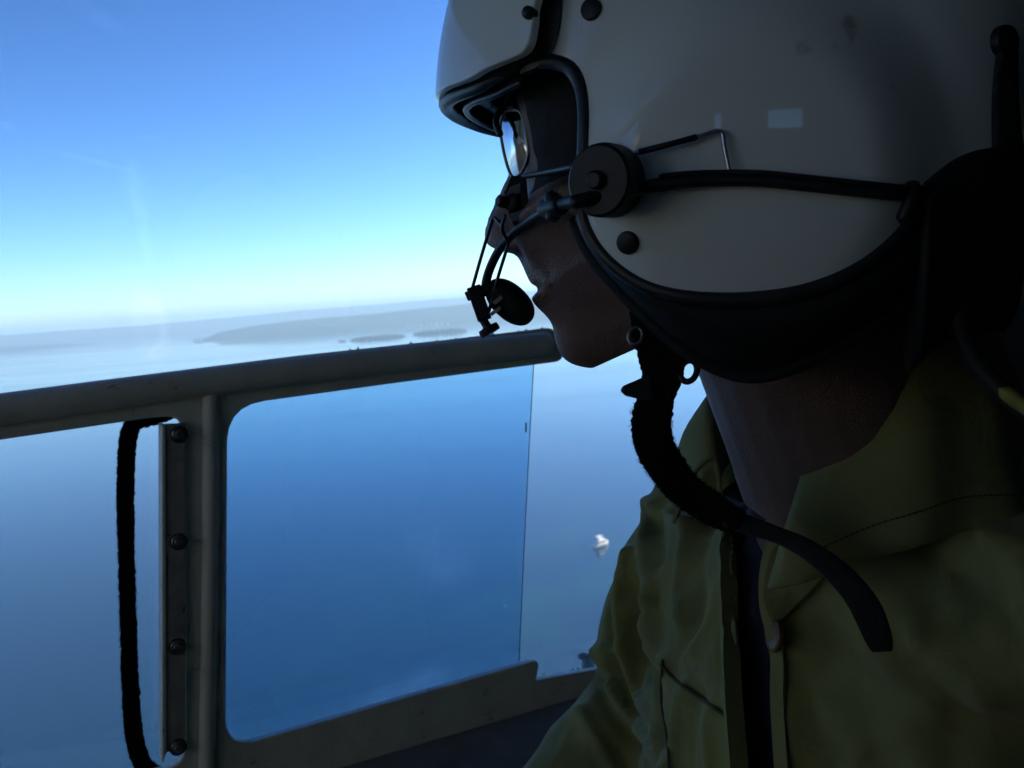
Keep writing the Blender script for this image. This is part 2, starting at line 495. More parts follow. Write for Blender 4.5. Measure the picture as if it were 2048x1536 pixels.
def water_mat(shoal_c, shoal_r):
    m, nt, b, out = new_mat('lake_water')
    N, Lk = nt.nodes, nt.links
    geo = N.new('ShaderNodeNewGeometry')
    def noise(scale, detail, sx=1.0, sy=1.0, rot=0.0, dist=0.0):
        mp = N.new('ShaderNodeMapping'); mp.inputs['Scale'].default_value = (sx, sy, 1); mp.inputs['Rotation'].default_value = (0, 0, rot)
        Lk.new(geo.outputs['Position'], mp.inputs['Vector'])
        nz = N.new('ShaderNodeTexNoise'); nz.inputs['Scale'].default_value = scale; nz.inputs['Detail'].default_value = detail
        nz.inputs['Distortion'].default_value = dist
        Lk.new(mp.outputs['Vector'], nz.inputs['Vector']); return nz
    # slicks and wind lanes change the roughness of the surface
    lane = noise(1 / 900.0, 6, 0.35, 1.6, 0.25, 0.6)
    rr = N.new('ShaderNodeMapRange'); rr.inputs['From Min'].default_value = 0.38; rr.inputs['From Max'].default_value = 0.62
    rr.inputs['To Min'].default_value = 0.04; rr.inputs['To Max'].default_value = 0.13
    Lk.new(lane.outputs['Fac'], rr.inputs['Value']); Lk.new(rr.outputs['Result'], b.inputs['Roughness'])
    # bottom showing through: shoals
    sh = noise(1 / 90.0, 5, 1, 1, 0, 0.4)
    dst = N.new('ShaderNodeVectorMath'); dst.operation = 'DISTANCE'; dst.inputs[1].default_value = tuple(shoal_c)
    Lk.new(geo.outputs['Position'], dst.inputs[0])
    fall = N.new('ShaderNodeMapRange'); fall.inputs['From Min'].default_value = shoal_r; fall.inputs['From Max'].default_value = 20.0
    Lk.new(dst.outputs['Value'], fall.inputs['Value'])
    shr = N.new('ShaderNodeMapRange'); shr.inputs['From Min'].default_value = 0.40; shr.inputs['From Max'].default_value = 0.62
    Lk.new(sh.outputs['Fac'], shr.inputs['Value'])
    mk = N.new('ShaderNodeMath'); mk.operation = 'MULTIPLY'
    Lk.new(fall.outputs['Result'], mk.inputs[0]); Lk.new(shr.outputs['Result'], mk.inputs[1])
    cm = N.new('ShaderNodeMix'); cm.data_type = 'RGBA'
    cm.inputs['A'].default_value = (0.004, 0.032, 0.068, 1); cm.inputs['B'].default_value = (0.007, 0.055, 0.074, 1)
    Lk.new(mk.outputs[0], cm.inputs['Factor']); Lk.new(cm.outputs['Result'], b.inputs['Base Color'])
    b.inputs['IOR'].default_value = 1.333
    b.inputs['Specular IOR Level'].default_value = 0.5
    w1 = noise(1 / 7.0, 5, 1, 1, 0.6, 0.3)
    bp = N.new('ShaderNodeBump'); bp.inputs['Strength'].default_value = 0.07; bp.inputs['Distance'].default_value = 0.5
    Lk.new(w1.outputs['Fac'], bp.inputs['Height'])
    w2 = noise(1 / 60.0, 4, 0.5, 1.5, 0.3, 0.3)
    bp2 = N.new('ShaderNodeBump'); bp2.inputs['Strength'].default_value = 0.03; bp2.inputs['Distance'].default_value = 1.0
    Lk.new(w2.outputs['Fac'], bp2.inputs['Height']); Lk.new(bp.outputs['Normal'], bp2.inputs['Normal'])
    Lk.new(bp2.outputs['Normal'], b.inputs['Normal'])
    return m

def forest_mat():
    m, nt, b, out = new_mat('forest_hillside')
    N, Lk = nt.nodes, nt.links
    geo = N.new('ShaderNodeNewGeometry')
    nz = N.new('ShaderNodeTexNoise'); nz.inputs['Scale'].default_value = 1 / 350.0; nz.inputs['Detail'].default_value = 9; nz.inputs['Roughness'].default_value = 0.65
    Lk.new(geo.outputs['Position'], nz.inputs['Vector'])
    cr = N.new('ShaderNodeValToRGB')
    cr.color_ramp.elements[0].position = 0.35; cr.color_ramp.elements[0].color = (0.020, 0.038, 0.028, 1)
    cr.color_ramp.elements[1].position = 0.70; cr.color_ramp.elements[1].color = (0.06, 0.075, 0.05, 1)
    Lk.new(nz.outputs['Fac'], cr.inputs['Fac']); Lk.new(cr.outputs['Color'], b.inputs['Base Color'])
    b.inputs['Roughness'].default_value = 1.0; b.inputs['Specular IOR Level'].default_value = 0.0
    return m

M = {}
M['helmet'] = helmet_paint()
M['rubber'] = pmat('black_rubber', (0.022, 0.023, 0.025), 0.42, 0.5, var=0.4, vscale=60, bump=0.15, bscale=300)
M['foam'] = pmat('black_leather_padding', (0.012, 0.012, 0.013), 0.7, 0.3, bump=0.4, bscale=160)
M['plastic'] = pmat('black_plastic', (0.014, 0.015, 0.017), 0.48, 0.35, var=0.4, vscale=80, bump=0.1, bscale=500)
M['steel'] = pmat('bright_wire', (0.55, 0.56, 0.58), 0.28, 0.5, metal=1.0, var=0.3, vscale=200)
M['nylon'] = pmat('black_nylon_webbing', (0.030, 0.034, 0.036), 0.7, 0.3, bump=0.6, bscale=900, stretch=(1, 1, 3))
M['fleece'] = pmat('black_fleece', (0.010, 0.010, 0.011), 1.0, 0.05, bump=0.8, bscale=700, sheen=0.05)
M['skin'] = skin_mat()
M['hair'] = pmat('dark_hair', (0.02, 0.013, 0.009), 0.55, 0.4, bump=0.8, bscale=350, stretch=(1, 1, 0.15))
M['shirt'] = cloth_mat('yellow_field_shirt', (0.25, 0.245, 0.085), (0.165, 0.163, 0.065))
M['tee'] = cloth_mat('navy_tee', (0.018, 0.022, 0.045), (0.013, 0.016, 0.034), wv=1200, bump=0.2, crease=0.3)
M['thread'] = pmat('dark_seam_thread', (0.09, 0.085, 0.045), 0.9, 0.1)
M['trousers'] = cloth_mat('green_field_trousers', (0.07, 0.085, 0.05), (0.05, 0.06, 0.04))
M['button'] = pmat('brown_horn_button', (0.26, 0.13, 0.055), 0.5, 0.35, coat=0.0, var=0.6, vscale=120)
M['frame'] = pmat('beige_frame_paint', (0.76, 0.75, 0.66), 0.5, 0.4, var=0.18, vscale=30, bump=0.12, bscale=260, rvar=0.15, chips=(0.42, 0.41, 0.36))
M['strip'] = pmat('grey_strip_paint', (0.42, 0.41, 0.36), 0.45, 0.4, var=0.35, vscale=50, bump=0.1, bscale=300, chips=(0.10, 0.10, 0.10))
M['panel'] = pmat('dark_door_trim', (0.24, 0.25, 0.27), 0.45, 0.5, var=0.3, vscale=25, bump=0.25, bscale=450)
M['cabin'] = pmat('grey_cabin_lining', (0.50, 0.50, 0.42), 0.9, 0.2, var=0.3, vscale=8, bump=0.3, bscale=120)
M['lining_dark'] = pmat('fill_absorbing_lining', (0.035, 0.034, 0.031), 0.95, 0.1, var=0.3, vscale=12, bump=0.5, bscale=60)  # added dark lining out of view, absorbs fill light on the crew
M['bolt'] = pmat('dull_bolt', (0.30, 0.29, 0.27), 0.35, 0.5, metal=0.7, var=0.5, vscale=150)
M['seat'] = pmat('dark_seat_fabric', (0.03, 0.032, 0.036), 0.9, 0.2, bump=0.5, bscale=400)
M['lens'] = None
M['boat'] = pmat('white_gelcoat', (0.88, 0.82, 0.72), 0.3, 0.5)
M['boatglass'] = pmat('dark_boat_window', (0.02, 0.025, 0.03), 0.1, 0.5)
M['forest'] = forest_mat()
M['rock'] = pmat('pale_shore_rock', (0.42, 0.38, 0.32), 0.9, 0.2, var=0.4, vscale=0.02)
M['house'] = pmat('pale_house_wall', (0.70, 0.62, 0.54), 0.8, 0.3)
M['roof'] = pmat('red_brown_roof', (0.28, 0.12, 0.08), 0.8, 0.3)
M['cord'] = pmat('black_cord', (0.012, 0.012, 0.013), 0.6, 0.4)
M['olive'] = pmat('olive_clip_cloth', (0.30, 0.28, 0.07), 0.8, 0.2, var=0.3, vscale=60)
M['wire'] = pmat('dark_wire', (0.08, 0.08, 0.085), 0.3, 0.5, metal=0.8)
M['steel_dull'] = pmat('blue_grey_metal', (0.20, 0.22, 0.25), 0.4, 0.5, metal=0.6)
#@@SECTION
# ================================================================== the lake, the far shores, the air
def azimuth(px, py=650):
    r = W(ray(px, py)); return math.atan2(r[0], r[1])

BOAT_P = far_point(1203, 1092)
_ang = np.linspace(0, 2 * math.pi, 160, endpoint=False)
_rings = [np.stack([np.cos(_ang) * r, np.sin(_ang) * r, np.full(160, -ALT)], 1) for r in (30, 400, 1500, 6000, 20000, 40000)]
_v, _f = grid(np.array(_rings), cv=True)
_f.append(tuple(range(160)))
lake = link('lake_water', _v, _f, water_mat(far_point(1170, 1150), 330.0), world_space=True, origin=(0, 0, -ALT))
tag(lake, 'calm blue lake spread below the helicopter to the far shore', 'lake', kind='structure')

def wob(a, seed, octs=6, base=18.0):
    r = np.random.default_rng(seed); s = np.zeros_like(np.asarray(a, float)); k = 0.0
    for i in range(octs):
        f = base * 2 ** i; s = s + np.sin(np.asarray(a) * f * (0.85 + 0.3 * r.random()) + r.random() * 6.28) / (1.7 ** i); k += 1 / 1.7 ** i
    return s / k

def hills(name, px_knots, top_px, dist_near, dist_far, seed, rough, label, na=260, nr=14, shore_wob=0.02, cat='hill'):
    """Forested high ground standing on the lake: azimuth span and skyline follow knots (pixel column, skyline height in px over the horizon)."""
    az = np.linspace(azimuth(px_knots[0]), azimuth(px_knots[-1]), na)
    kn = np.array([azimuth(p) for p in px_knots])
    top = np.interp(az, kn, top_px)
    mid = (dist_near * 0.45 + dist_far * 0.55)
    H = ALT + top / F * mid
    H = H * (1 + rough * wob(az, seed, base=30))
    rows = []
    for j in range(nr):
        t = j / (nr - 1)
        near = dist_near * (1 + shore_wob * wob(az, seed + 3, base=22))
        r = near + (dist_far - near) * t
        prof = sstep(0, 0.55, t) * (1 - sstep(0.6, 1.0, t) * 0.9)
        h = np.maximum(H, 2) * prof * (1 + 0.16 * rough * 8 * wob(az * 3 + t * 7, seed + 11 + j, base=26) * (1 - abs(2 * t - 1)))
        if j == 0: h = np.full_like(h, -0.6)
        elif j == 1: h = np.maximum(h, 6)
        rows.append(np.stack([np.sin(az) * r, np.cos(az) * r, -ALT + h], 1))
    v, f = grid(np.array(rows))
    o = link(name, v, f, M['forest'], world_space=True)
    return tag(o, label, cat, kind='structure')

hills('far_hill', [-900, -300, 0, 300, 450, 600, 750, 930, 1300, 2000, 3000], [0, 0, 1, 0, 2, 6, 6, 8, 13, 18, 9], 21000, 27000, 5, 0.02,
      'long pale blue wooded ridge along the horizon beyond the lake')
hills('near_hill', [392, 405, 440, 520, 600, 760, 930, 1200, 1700, 2400], [-41, -36, -24, -17, -13, -11, -7, -3, 4, 2], 11700, 14500, 21, 0.03,
      'grey-blue wooded headland reaching into the lake in front of the far ridge', shore_wob=0.006)
hills('low_point', [-700, -200, 0, 90, 150, 190], [-20, -20, -20.5, -22, -25, -29], 16600, 18400, 33, 0.05,
      'low dark spit of land at the far left shore of the lake', shore_wob=0.01)

def island(px0, px1, py, hpx, seed, label):
    a, b = far_point(px0, py), far_point(px1, py - (px1 - px0) * 0.075)
    n = 140
    t = np.linspace(0, 1, n)
    line = a[None] + (b - a)[None] * t[:, None]
    dist = np.linalg.norm(a)
    away = unit(np.array([a[0], a[1], 0]))
    h = hpx / F * dist * np.sqrt(np.clip(1 - (2 * t - 1) ** 4, 0, 1)) * (0.85 + 0.30 * wob(t, seed, base=70))
    h = np.maximum(h, 1.0)
    rows = []
    for k, (off, s) in enumerate(((-90, 0), (-70, 0.55), (-25, 0.95), (20, 1.0), (60, 0.7), (90, 0))):
        w = np.sqrt(np.clip(1 - (2 * t - 1) ** 2, 0.02, 1))
        jig = 1 + 0.15 * wob(t, seed + k + 2, base=50)
        rows.append(line + away * (off * w)[:, None] + np.array([0, 0, 1.0]) * ((h * s * jig)[:, None] if s else -0.5))
    v, f = grid(np.array(rows))
    return tag(link('wooded_island', v, f, M['forest'], world_space=True), label, 'island', 'low wooded islands off the headland', kind='structure')

island(700, 812, 682, 8, 41, 'low dark wooded islet farther from the pilot helmet, nearer the window mullion')
island(826, 935, 671, 9, 47, 'long low wooded islet beside the microphone')
island(676, 692, 684, 3, 53, 'tiny dark islet at the end of the island chain')

# pale rocks at the headland's tip and sunlit lakeside buildings below the headland
_c = far_point(397, 682.5)
_v, _f = ball((0, 0, 0), (60, 45, 42), seg=14, rings=8)
_v = _v * (1 + 0.25 * RNG.standard_normal((len(_v), 1)) * 0.5) + _c
tag(link('shore_rock', _v, _f, M['rock'], world_space=True, smooth=False), 'pale rock bluff at the tip of the headland', 'rock', kind='thing')

def house(px, py, wpx, hpx, label):
    c = far_point(px, py); dist = np.linalg.norm(c)
    w, h = wpx / F * dist / 2, hpx / F * dist
    x = np.array([1.0, 0, 0]); y = np.array([0, 1.0, 0]); z = np.array([0, 0, 1.0])
    t = thing('lakeside_house', Vector(c), label, 'house', 'sunlit lakeside houses')
    wall = link('wall', *box(c + z * h * 0.35, x * w, y * w * 0.6, z * h * 0.35), M['house'], t, smooth=False, world_space=True)
    r0 = c + z * h * 0.7
    rv = np.array([r0 - x * w * 1.05 - y * w * 0.65, r0 + x * w * 1.05 - y * w * 0.65, r0 + x * w * 1.05 + y * w * 0.65, r0 - x * w * 1.05 + y * w * 0.65,
                   r0 - x * w * 1.05 + z * h * 0.3, r0 + x * w * 1.05 + z * h * 0.3])
    link('roof', rv, [(0, 1, 5, 4), (2, 3, 4, 5), (0, 4, 3), (1, 2, 5), (0, 3, 2, 1)], M['roof'], t, smooth=False, world_space=True)

for i, (px, wp, hp) in enumerate([(818, 5, 3.5), (829, 4, 3), (842, 6, 3.5), (853, 5, 3), (862, 7, 4.5), (872, 8, 5), (884, 5, 3.5), (896, 5, 3)]):
    house(px, 653 - (px - 818) * 0.075, wp, hp, 'tiny pale house, %s from the left in the row on the shore below the headland' % ['first', 'second', 'third', 'fourth', 'fifth', 'sixth', 'seventh', 'eighth'][i])

# motor boat
def motor_boat():
    c = BOAT_P
    hd = math.radians(44); S = 1.6
    fx = np.array([math.cos(hd), math.sin(hd), 0]); sd = np.array([-math.sin(hd), math.cos(hd), 0]); z = np.array([0, 0, 1.0])
    t = thing('motor_boat', Vector(c), 'white cabin cruiser alone on the water beside the crew member\'s shoulder', 'boat')
    st = np.linspace(-6, 6.5, 18)
    rows = []
    for s in st:
        k = (s + 6) / 12.5
        bw = 2.1 * (1 - max(0, (k - 0.45) / 0.55) ** 2.2)
        sheer = 1.5 + 0.9 * k ** 2
        rows.append([c + S * (fx * s + sd * y * bw + z * zz) for y, zz in ((-0.55, -0.4), (-0.85, 0.3), (-1, sheer), (-0.9, sheer), (0.9, sheer), (1, sheer), (0.85, 0.3), (0.55, -0.4))])
    v, f = grid(np.array(rows), cv=True)
    m = 8; f.append(tuple(range(m - 1, -1, -1))); f.append(tuple(range(len(v) - m, len(v))))
    link('hull', v, f, M['boat'], t, world_space=True, sharp=35)
    cb = link('cabin', *box(c + S * (fx * -0.6 + z * 2.9), S * fx * 3.6, S * sd * 1.6, S * z * 1.1), M['boat'], t, world_space=True, smooth=False, bevel=0.3)
    for sy in (-1, 1):
        for k in range(3):
            link('cabin_window', *box(c + S * (fx * (-3 + 2.3 * k) + sd * 1.61 * sy + z * 3.1), S * fx * 0.8, S * sd * 0.04, S * z * 0.45), M['boatglass'], cb, world_space=True, smooth=False)
    link('flybridge', *box(c + S * (fx * -1.2 + z * 4.5), S * fx * 2.3, S * sd * 1.4, S * z * 0.5), M['boat'], t, world_space=True, smooth=False, bevel=0.25)
    link('canopy_top', *box(c + S * (fx * -1.6 + z * 6.4), S * fx * 2.2, S * sd * 1.5, S * z * 0.12), M['boat'], t, world_space=True, smooth=False)
    for sx in (-3.5, 0.3):
        for sy in (-1.3, 1.3):
            link('canopy_post', *tube([c + S * (fx * sx + sd * sy + z * 4.9), c + S * (fx * sx + sd * sy + z * 6.35)], 0.07, 6), M['boat'], t, world_space=True)
motor_boat()

# the air over the lake
hv, hf = box((0, 0, (-ALT - 1.0 + 260) / 2), (43000, 0, 0), (0, 43000, 0), (0, 0, (ALT + 1.0 + 260) / 2))
hm, hnt, hb, hout = new_mat('haze_air')
hnt.nodes.remove(hb)
hvol = hnt.nodes.new('ShaderNodeVolumePrincipled')
hvol.inputs['Color'].default_value = (0.64, 0.87, 1.0, 1)
hvol.inputs['Density'].default_value = 7.0e-5
hvol.inputs['Density Attribute'].default_value = ''
hm.cycles.homogeneous_volume = True
hvol.inputs['Anisotropy'].default_value = 0.2
hnt.links.new(hvol.outputs['Volume'], hout.inputs['Volume'])
haze = link('haze', hv, hf, hm, world_space=True, smooth=False, origin=(0, 0, 0))
tag(haze, 'pale blue haze hanging over the lake and far shore', 'haze', kind='stuff')
#@@SECTION
# ================================================================== the helicopter cabin and its door
UD = unit(np.array([0.893, 0.430, 0.130]))          # along the fuselage (towards the tail)
VD = unit(np.array([0.0, -0.03, 1.0]))              # up the door
ND = unit(np.cross(VD, UD)); ND = ND if ND[1] > 0 else -ND      # out of the door
D0 = P(430, 1150, 0.85)

def PL(px, py, off=0.0):
    """Point of the door skin (or of a layer off metres outside it) seen at that pixel."""
    r = ray(px, py); o = D0 + ND * off
    return r * ((o @ ND) / (r @ ND))

def outline(pts, off):
    return np.array([PL(x, y, off) for x, y in pts])

def arc_corner(a, c, b, n=6):
    """Quadratic corner from a through control c to b."""
    a, c, b = [np.array(q, float) for q in (a, c, b)]
    t = np.linspace(0, 1, n)[:, None]
    return [tuple(q) for q in (1 - t) ** 2 * a + 2 * t * (1 - t) * c + t * t * b]

door = thing('helicopter_door', PL(600, 1700), 'beige metal door frame with a rounded rail and mullion around clear panes', 'door')

# the pressed frame: rail, mullion and sill in one sheet
fr = [(-420, 846), (0, 787), (200, 761), (600, 711), (900, 679)] + arc_corner((1095, 656), (1112, 656), (1117, 676)) + \
     arc_corner((1124, 700), (1132, 720), (1112, 724)) + [(800, 765)] + arc_corner((530, 802), (458, 812), (455, 880)) + \
     arc_corner((452, 1435), (451, 1492), (505, 1484)) + arc_corner((1062, 1324), (1078, 1318), (1078, 1330), 4) + [(1073, 1361), (1400, 1301), (1900, 1190), (1900, 1330), (1400, 1480), (1000, 1600), (700, 1720), (-420, 1900), (-420, 1650)] + \
     arc_corner((300, 1545), (372, 1538), (371, 1495)) + arc_corner((369, 885), (369, 832), (335, 833)) + [(300, 836), (0, 880), (-420, 941)]
plate = link('frame_plate', *slab(outline(fr, 0.0), ND, 0.010), M['frame'], door, smooth=True, bevel=0.0016, sharp=30)

def bead(name, pts, rad, off, parent, mat, seg=20):
    path = crom([PL(x, y, off) for x, y in pts], 40)
    return link(name, *tube(path, rad, seg), mat, parent)
bead('rail', [(-420, 878), (0, 820), (400, 766), (800, 718), (1086, 689)], 0.0128, -0.001, door, M['frame'])
bead('mullion', [(422, 786), (421, 1100), (414, 1500), (408, 1800)], 0.0073, 0.0, door, M['frame'])
bead('flange_bead', [(449, 900), (446, 1150), (444, 1430)], 0.0022, 0.0005, door, M['frame'], 10)

# riveted retainer strip beside the mullion
st = [(326, 848), (371, 846), (371, 1492), (330, 1507)]
strip = link('retainer_strip', *slab(outline(st, -0.0045), ND, 0.0042), M['strip'], door, bevel=0.0008, sharp=30)
link('retainer_lip', *slab(outline([(324, 850), (331, 849), (333, 1506), (325, 1530)], -0.006), ND, 0.030), M['frame'], strip, bevel=0.0006, sharp=30)
for bx, by in ((358, 869), (357, 1083), (355, 1293), (356, 1494)):
    c = PL(bx, by, -0.0046)
    bo = link('bolt', *lathe([(0.0, -0.0002), (0.0062, -0.0002), (0.0062, 0.0012), (0.0050, 0.0020), (0.0045, 0.0016), (0.0040, 0.0016), (0.0038, 0.0036), (0.0028, 0.0046), (0.0, 0.0048)], c, -ND, 24), M['bolt'], door, sharp=40)
    link('washer', *lathe([(0.0063, 0), (0.0074, 0.0001), (0.0074, 0.0007), (0.0063, 0.0008)], c, -ND, 24), M['rubber'], bo, sharp=40)

# little rivet heads and paint nibs along the rail's upper edge
for i, (rx, ry) in enumerate([(700, 699), (716, 697), (822, 687), (873, 681), (912, 678), (985, 668), (1037, 662), (1052, 660), (1084, 657)]):
    link('rivet', *ball(PL(rx, ry, 0.004), 0.0010 + 0.0003 * (i % 3), seg=8, rings=5), M['frame'], door)

# door trim below the window: dark ledge catching the sky
lg_a, lg_b = (430, 1640), (1500, 1318)
top = [(300, 1648), (700, 1530), (1180, 1388), (1600, 1265)]
ledge_rows = []
for x, y in top:
    o0 = PL(x, y, -0.004)
    ledge_rows.append([o0, o0 - ND * 0.006 - VD * 0.003, o0 - ND * 0.020 - VD * 0.010, o0 - ND * 0.048 - VD * 0.030, o0 - ND * 0.066 - VD * 0.052, o0 - ND * 0.070 - VD * 0.080, o0 - ND * 0.070 - VD * 0.35, o0 - VD * 0.35])
rows = np.array(ledge_rows)
rows = np.stack([crom(rows[:, k], 24) for k in range(rows.shape[1])], 1)
v, f = grid(rows, cv=True)
f.append(tuple(range(7, -1, -1))); f.append(tuple(range(len(v) - 8, len(v))))
link('door_trim', v, f, M['panel'], door, sharp=35)

# panes: a full outer sheet, and a sliding sheet doubled behind the frame
def pane(name, pts, off, thick, mat, spots=None):
    return link(name, *slab(outline(pts, off), ND, thick), mat, door, smooth=False)

base_w = np.array(door['_base'])
UW, VW = unit(W(UD)), unit(W(VD))
def spot(px, py, off, hx, hy, ang, soft, amt):
    c = W(PL(px, py, off)) - base_w
    ca, sa = math.cos(math.radians(ang)), math.sin(math.radians(ang))
    return (tuple(c), (UW * ca + VW * sa, -UW * sa + VW * ca), (hx, hy), soft, amt)
OUT = 0.045
outer_spots = [spot(275, 375, OUT, 0.018, 0.030, 4, 0.0, 0.5), spot(282, 430, OUT, 0.008, 0.060, 2, 0.0, 0.5), spot(300, 650, OUT, 0.020, 0.045, 0, 0.2, 0.8),  # painted reflection streaks and scratches; the last spot is pale grime
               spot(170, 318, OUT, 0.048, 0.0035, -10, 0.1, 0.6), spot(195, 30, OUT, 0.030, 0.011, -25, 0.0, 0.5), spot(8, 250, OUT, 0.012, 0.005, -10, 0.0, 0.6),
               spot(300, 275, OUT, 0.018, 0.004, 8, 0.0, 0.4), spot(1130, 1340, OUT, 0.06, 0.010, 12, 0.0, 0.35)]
M['pane'] = glass_mat('clear_acrylic', (0.93, 0.955, 0.972), smudge=0.0, spots=outer_spots, painted_streaks=True, refl=0.03)
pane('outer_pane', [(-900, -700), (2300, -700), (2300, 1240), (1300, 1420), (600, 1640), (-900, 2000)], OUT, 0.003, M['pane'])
IN = 0.022
inner_spots = [spot(880, 1090, IN, 0.050, 0.060, 20, 0.0, 0.22), spot(1012, 1213, IN, 0.0022, 0.004, -20, 0.2, 0.35), spot(780, 1400, IN, 0.085, 0.022, 18, 0.0, 0.2),
               spot(1050, 1180, IN, 0.006, 0.09, 0, 0.0, 0.12), spot(885, 1308, IN, 0.002, 0.002, 0, 0.2, 0.3)]
M['pane_blue'] = glass_mat('blue_acrylic', (0.72, 0.88, 0.985), smudge=0.02, spots=inner_spots, refl=0.03)
slid = pane('sliding_pane', [(425, 775), (1068, 700), (1067, 735), (1058, 900), (1048, 1100), (1037, 1350), (425, 1520)], IN, 0.003, M['pane_blue'])
tag(slid, 'bluish sliding pane doubled over the outer pane')
M['seal'] = pmat('dark_pane_edge', (0.05, 0.10, 0.16), 0.3, 0.5)
link('pane_edge', *tube(crom([PL(x, y, IN) for x, y in ((1068, 715), (1058, 900), (1048, 1100), (1037, 1345))], 24), 0.0005, 6), M['seal'], slid)
link('pane_latch', *box(PL(1052, 855, IN - 0.002), UD * 0.0005, ND * 0.0012, VD * 0.005), M['plastic'], slid, smooth=False, bevel=0.0004)
# crumbling sealant and a dark clip at the foot of the outer pane
bl = []
for i in range(26):
    px = 1082 + 92 * RNG.random(); py = 1362 - (px - 1073) * 0.185 - 18 * RNG.random() ** 2
    bl.append(ball(PL(px, py, OUT - 0.001), 0.0006 + 0.0012 * RNG.random(), seg=7, rings=5))
tag(link('sealant_crumbs', *merge(*bl), pmat('old_sealant', (0.5, 0.5, 0.48), 0.8), door), None, kind='stuff')
link('pane_clip', *merge(box(PL(1176, 1322, OUT - 0.006), UD * 0.006, ND * 0.004, VD * 0.008), box(PL(1164, 1312, OUT - 0.006), UD * 0.004, ND * 0.003, VD * 0.003)), pmat('blue_grey_plastic', (0.16, 0.21, 0.26), 0.5), door, bevel=0.001)

# black fabric pull strap hanging in the forward window
sp = crom([PL(x, y, o) for x, y, o in ((352, 820, 0.016), (305, 834, 0.015), (270, 846, 0.013), (256, 880, 0.012), (251, 960, 0.012), (252, 1080, 0.013), (256, 1230, 0.013), (260, 1360, 0.013), (266, 1450, 0.013), (276, 1505, 0.013), (297, 1540, 0.013), (350, 1560, 0.013))], 260)
v, f = ribbon(sp, 0.0138 * (1 + 0.05 * np.sin(np.linspace(0, 9, 260))), -ND, 0.004, across=7)
v = v + RNG.standard_normal(v.shape) * np.array([0.00045, 0.0002, 0.0003])
strap = thing('pull_strap', PL(300, 1560), 'fuzzy black fabric pull strap looped across the window left of the mullion', 'strap')
link('webbing', v, f, M['fleece'], strap)
fz = []
for i in range(0, 260):
    for s_ in (-1, 1):
        if RNG.random() < 0.8:
            e = sp[i] + s_ * UD * 0.0066 + RNG.standard_normal(3) * 0.0003
            tip = e + s_ * UD * (0.0006 + 0.0011 * RNG.random()) + VD * 0.0008 * RNG.standard_normal()
            fz.append(tube([e, tip], [0.00028, 0.00014], 4, cap=False))
tag(link('fuzz', *merge(*fz), M['fleece'], strap), None, kind='stuff')

# ---- the rest of the cabin shell (mostly behind the lens): it shades and lights the crew
def CB(s, w, z):
    """cabin box coordinates: s aft along the fuselage, w inboard from the door skin, z up"""
    UH = unit(np.array([UD[0], UD[1], 0])); WH = np.array([UH[1], -UH[0], 0])
    base = D0 - np.array([0, 0, D0[2]])
    return base + UH * s + WH * w + np.array([0, 0, 1.0]) * z

def wall_with_holes(name, axis_pts, holes, label, thick, mat=None):
    """axis_pts: fn(a, b, t)->point; outer a0,a1,b0,b1 then holes as rectangles, built from non-overlapping boxes."""
    fn, a0, a1, b0, b1 = axis_pts
    aa = sorted({a0, a1, *[h[0] for h in holes], *[h[1] for h in holes]})
    bb = sorted({b0, b1, *[h[2] for h in holes], *[h[3] for h in holes]})
    vs, idx, fs = [], {}, []
    def vid(i, j, k):
        if (i, j, k) not in idx:
            idx[(i, j, k)] = len(vs); vs.append(fn(aa[i], bb[j], k * thick))
        return idx[(i, j, k)]
    solid = {}
    for i in range(len(aa) - 1):
        for j in range(len(bb) - 1):
            ca, cb = (aa[i] + aa[i + 1]) / 2, (bb[j] + bb[j + 1]) / 2
            solid[i, j] = not any(h[0] < ca < h[1] and h[2] < cb < h[3] for h in holes)
    for (i, j), s in solid.items():
        if not s: continue
        for k in (0, 1):
            fs.append((vid(i, j, k), vid(i + 1, j, k), vid(i + 1, j + 1, k), vid(i, j + 1, k)))
        for di, dj, e in ((-1, 0, ((i, j), (i, j + 1))), (1, 0, ((i + 1, j), (i + 1, j + 1))), (0, -1, ((i, j), (i + 1, j))), (0, 1, ((i, j + 1), (i + 1, j + 1)))):
            if not solid.get((i + di, j + dj), False):
                (p, q), (r, s2) = e
                fs.append((vid(p, q, 0), vid(r, s2, 0), vid(r, s2, 1), vid(p, q, 1)))
    o = link(name, np.array(vs), fs, mat or M['cabin'], smooth=False)
    return tag(o, label, 'cabin wall', kind='structure')

WIDE = 1.62
S0, S1, Z0, Z1 = -2.0, 1.25, -1.15, 0.52
wall_with_holes('wall_door_side', (lambda a, b, t: CB(a, -0.06 - t, b), S0, S1, Z0, Z1), [(-0.80, 0.80, -0.40, 0.44)], 'grey cabin side wall around the door opening', 0.02)
SM, SF = -0.20, -0.62
wall_with_holes('wall_far_side', (lambda a, b, t: CB(a, WIDE + t, b), S0, SF, Z0, Z1),
                [(-0.86, -0.80, 0.06, 0.14)], 'pale cabin side wall with a small window behind the photographer', 0.02)
wall_with_holes('wall_far_side_aft', (lambda a, b, t: CB(a, WIDE + t, b), SF + 0.001, S1, Z0, Z1), [(-0.555, -0.36, 0.080, 0.140)], 'unseen side wall darkened to cut fill light, with a slit window', 0.02, M['lining_dark'])
wall_with_holes('wall_aft', (lambda a, b, t: CB(S1 + t, a, b), -0.08, WIDE + 0.02, Z0, Z1), [], 'unseen aft bulkhead darkened to cut fill light behind the seat', 0.02, M['lining_dark'])
wall_with_holes('wall_forward', (lambda a, b, t: CB(S0 - t, a, b), -0.08, WIDE + 0.02, Z0, Z1), [(0.40, 1.20, 0.18, 0.43)], 'forward cabin frame around the windscreen', 0.02)
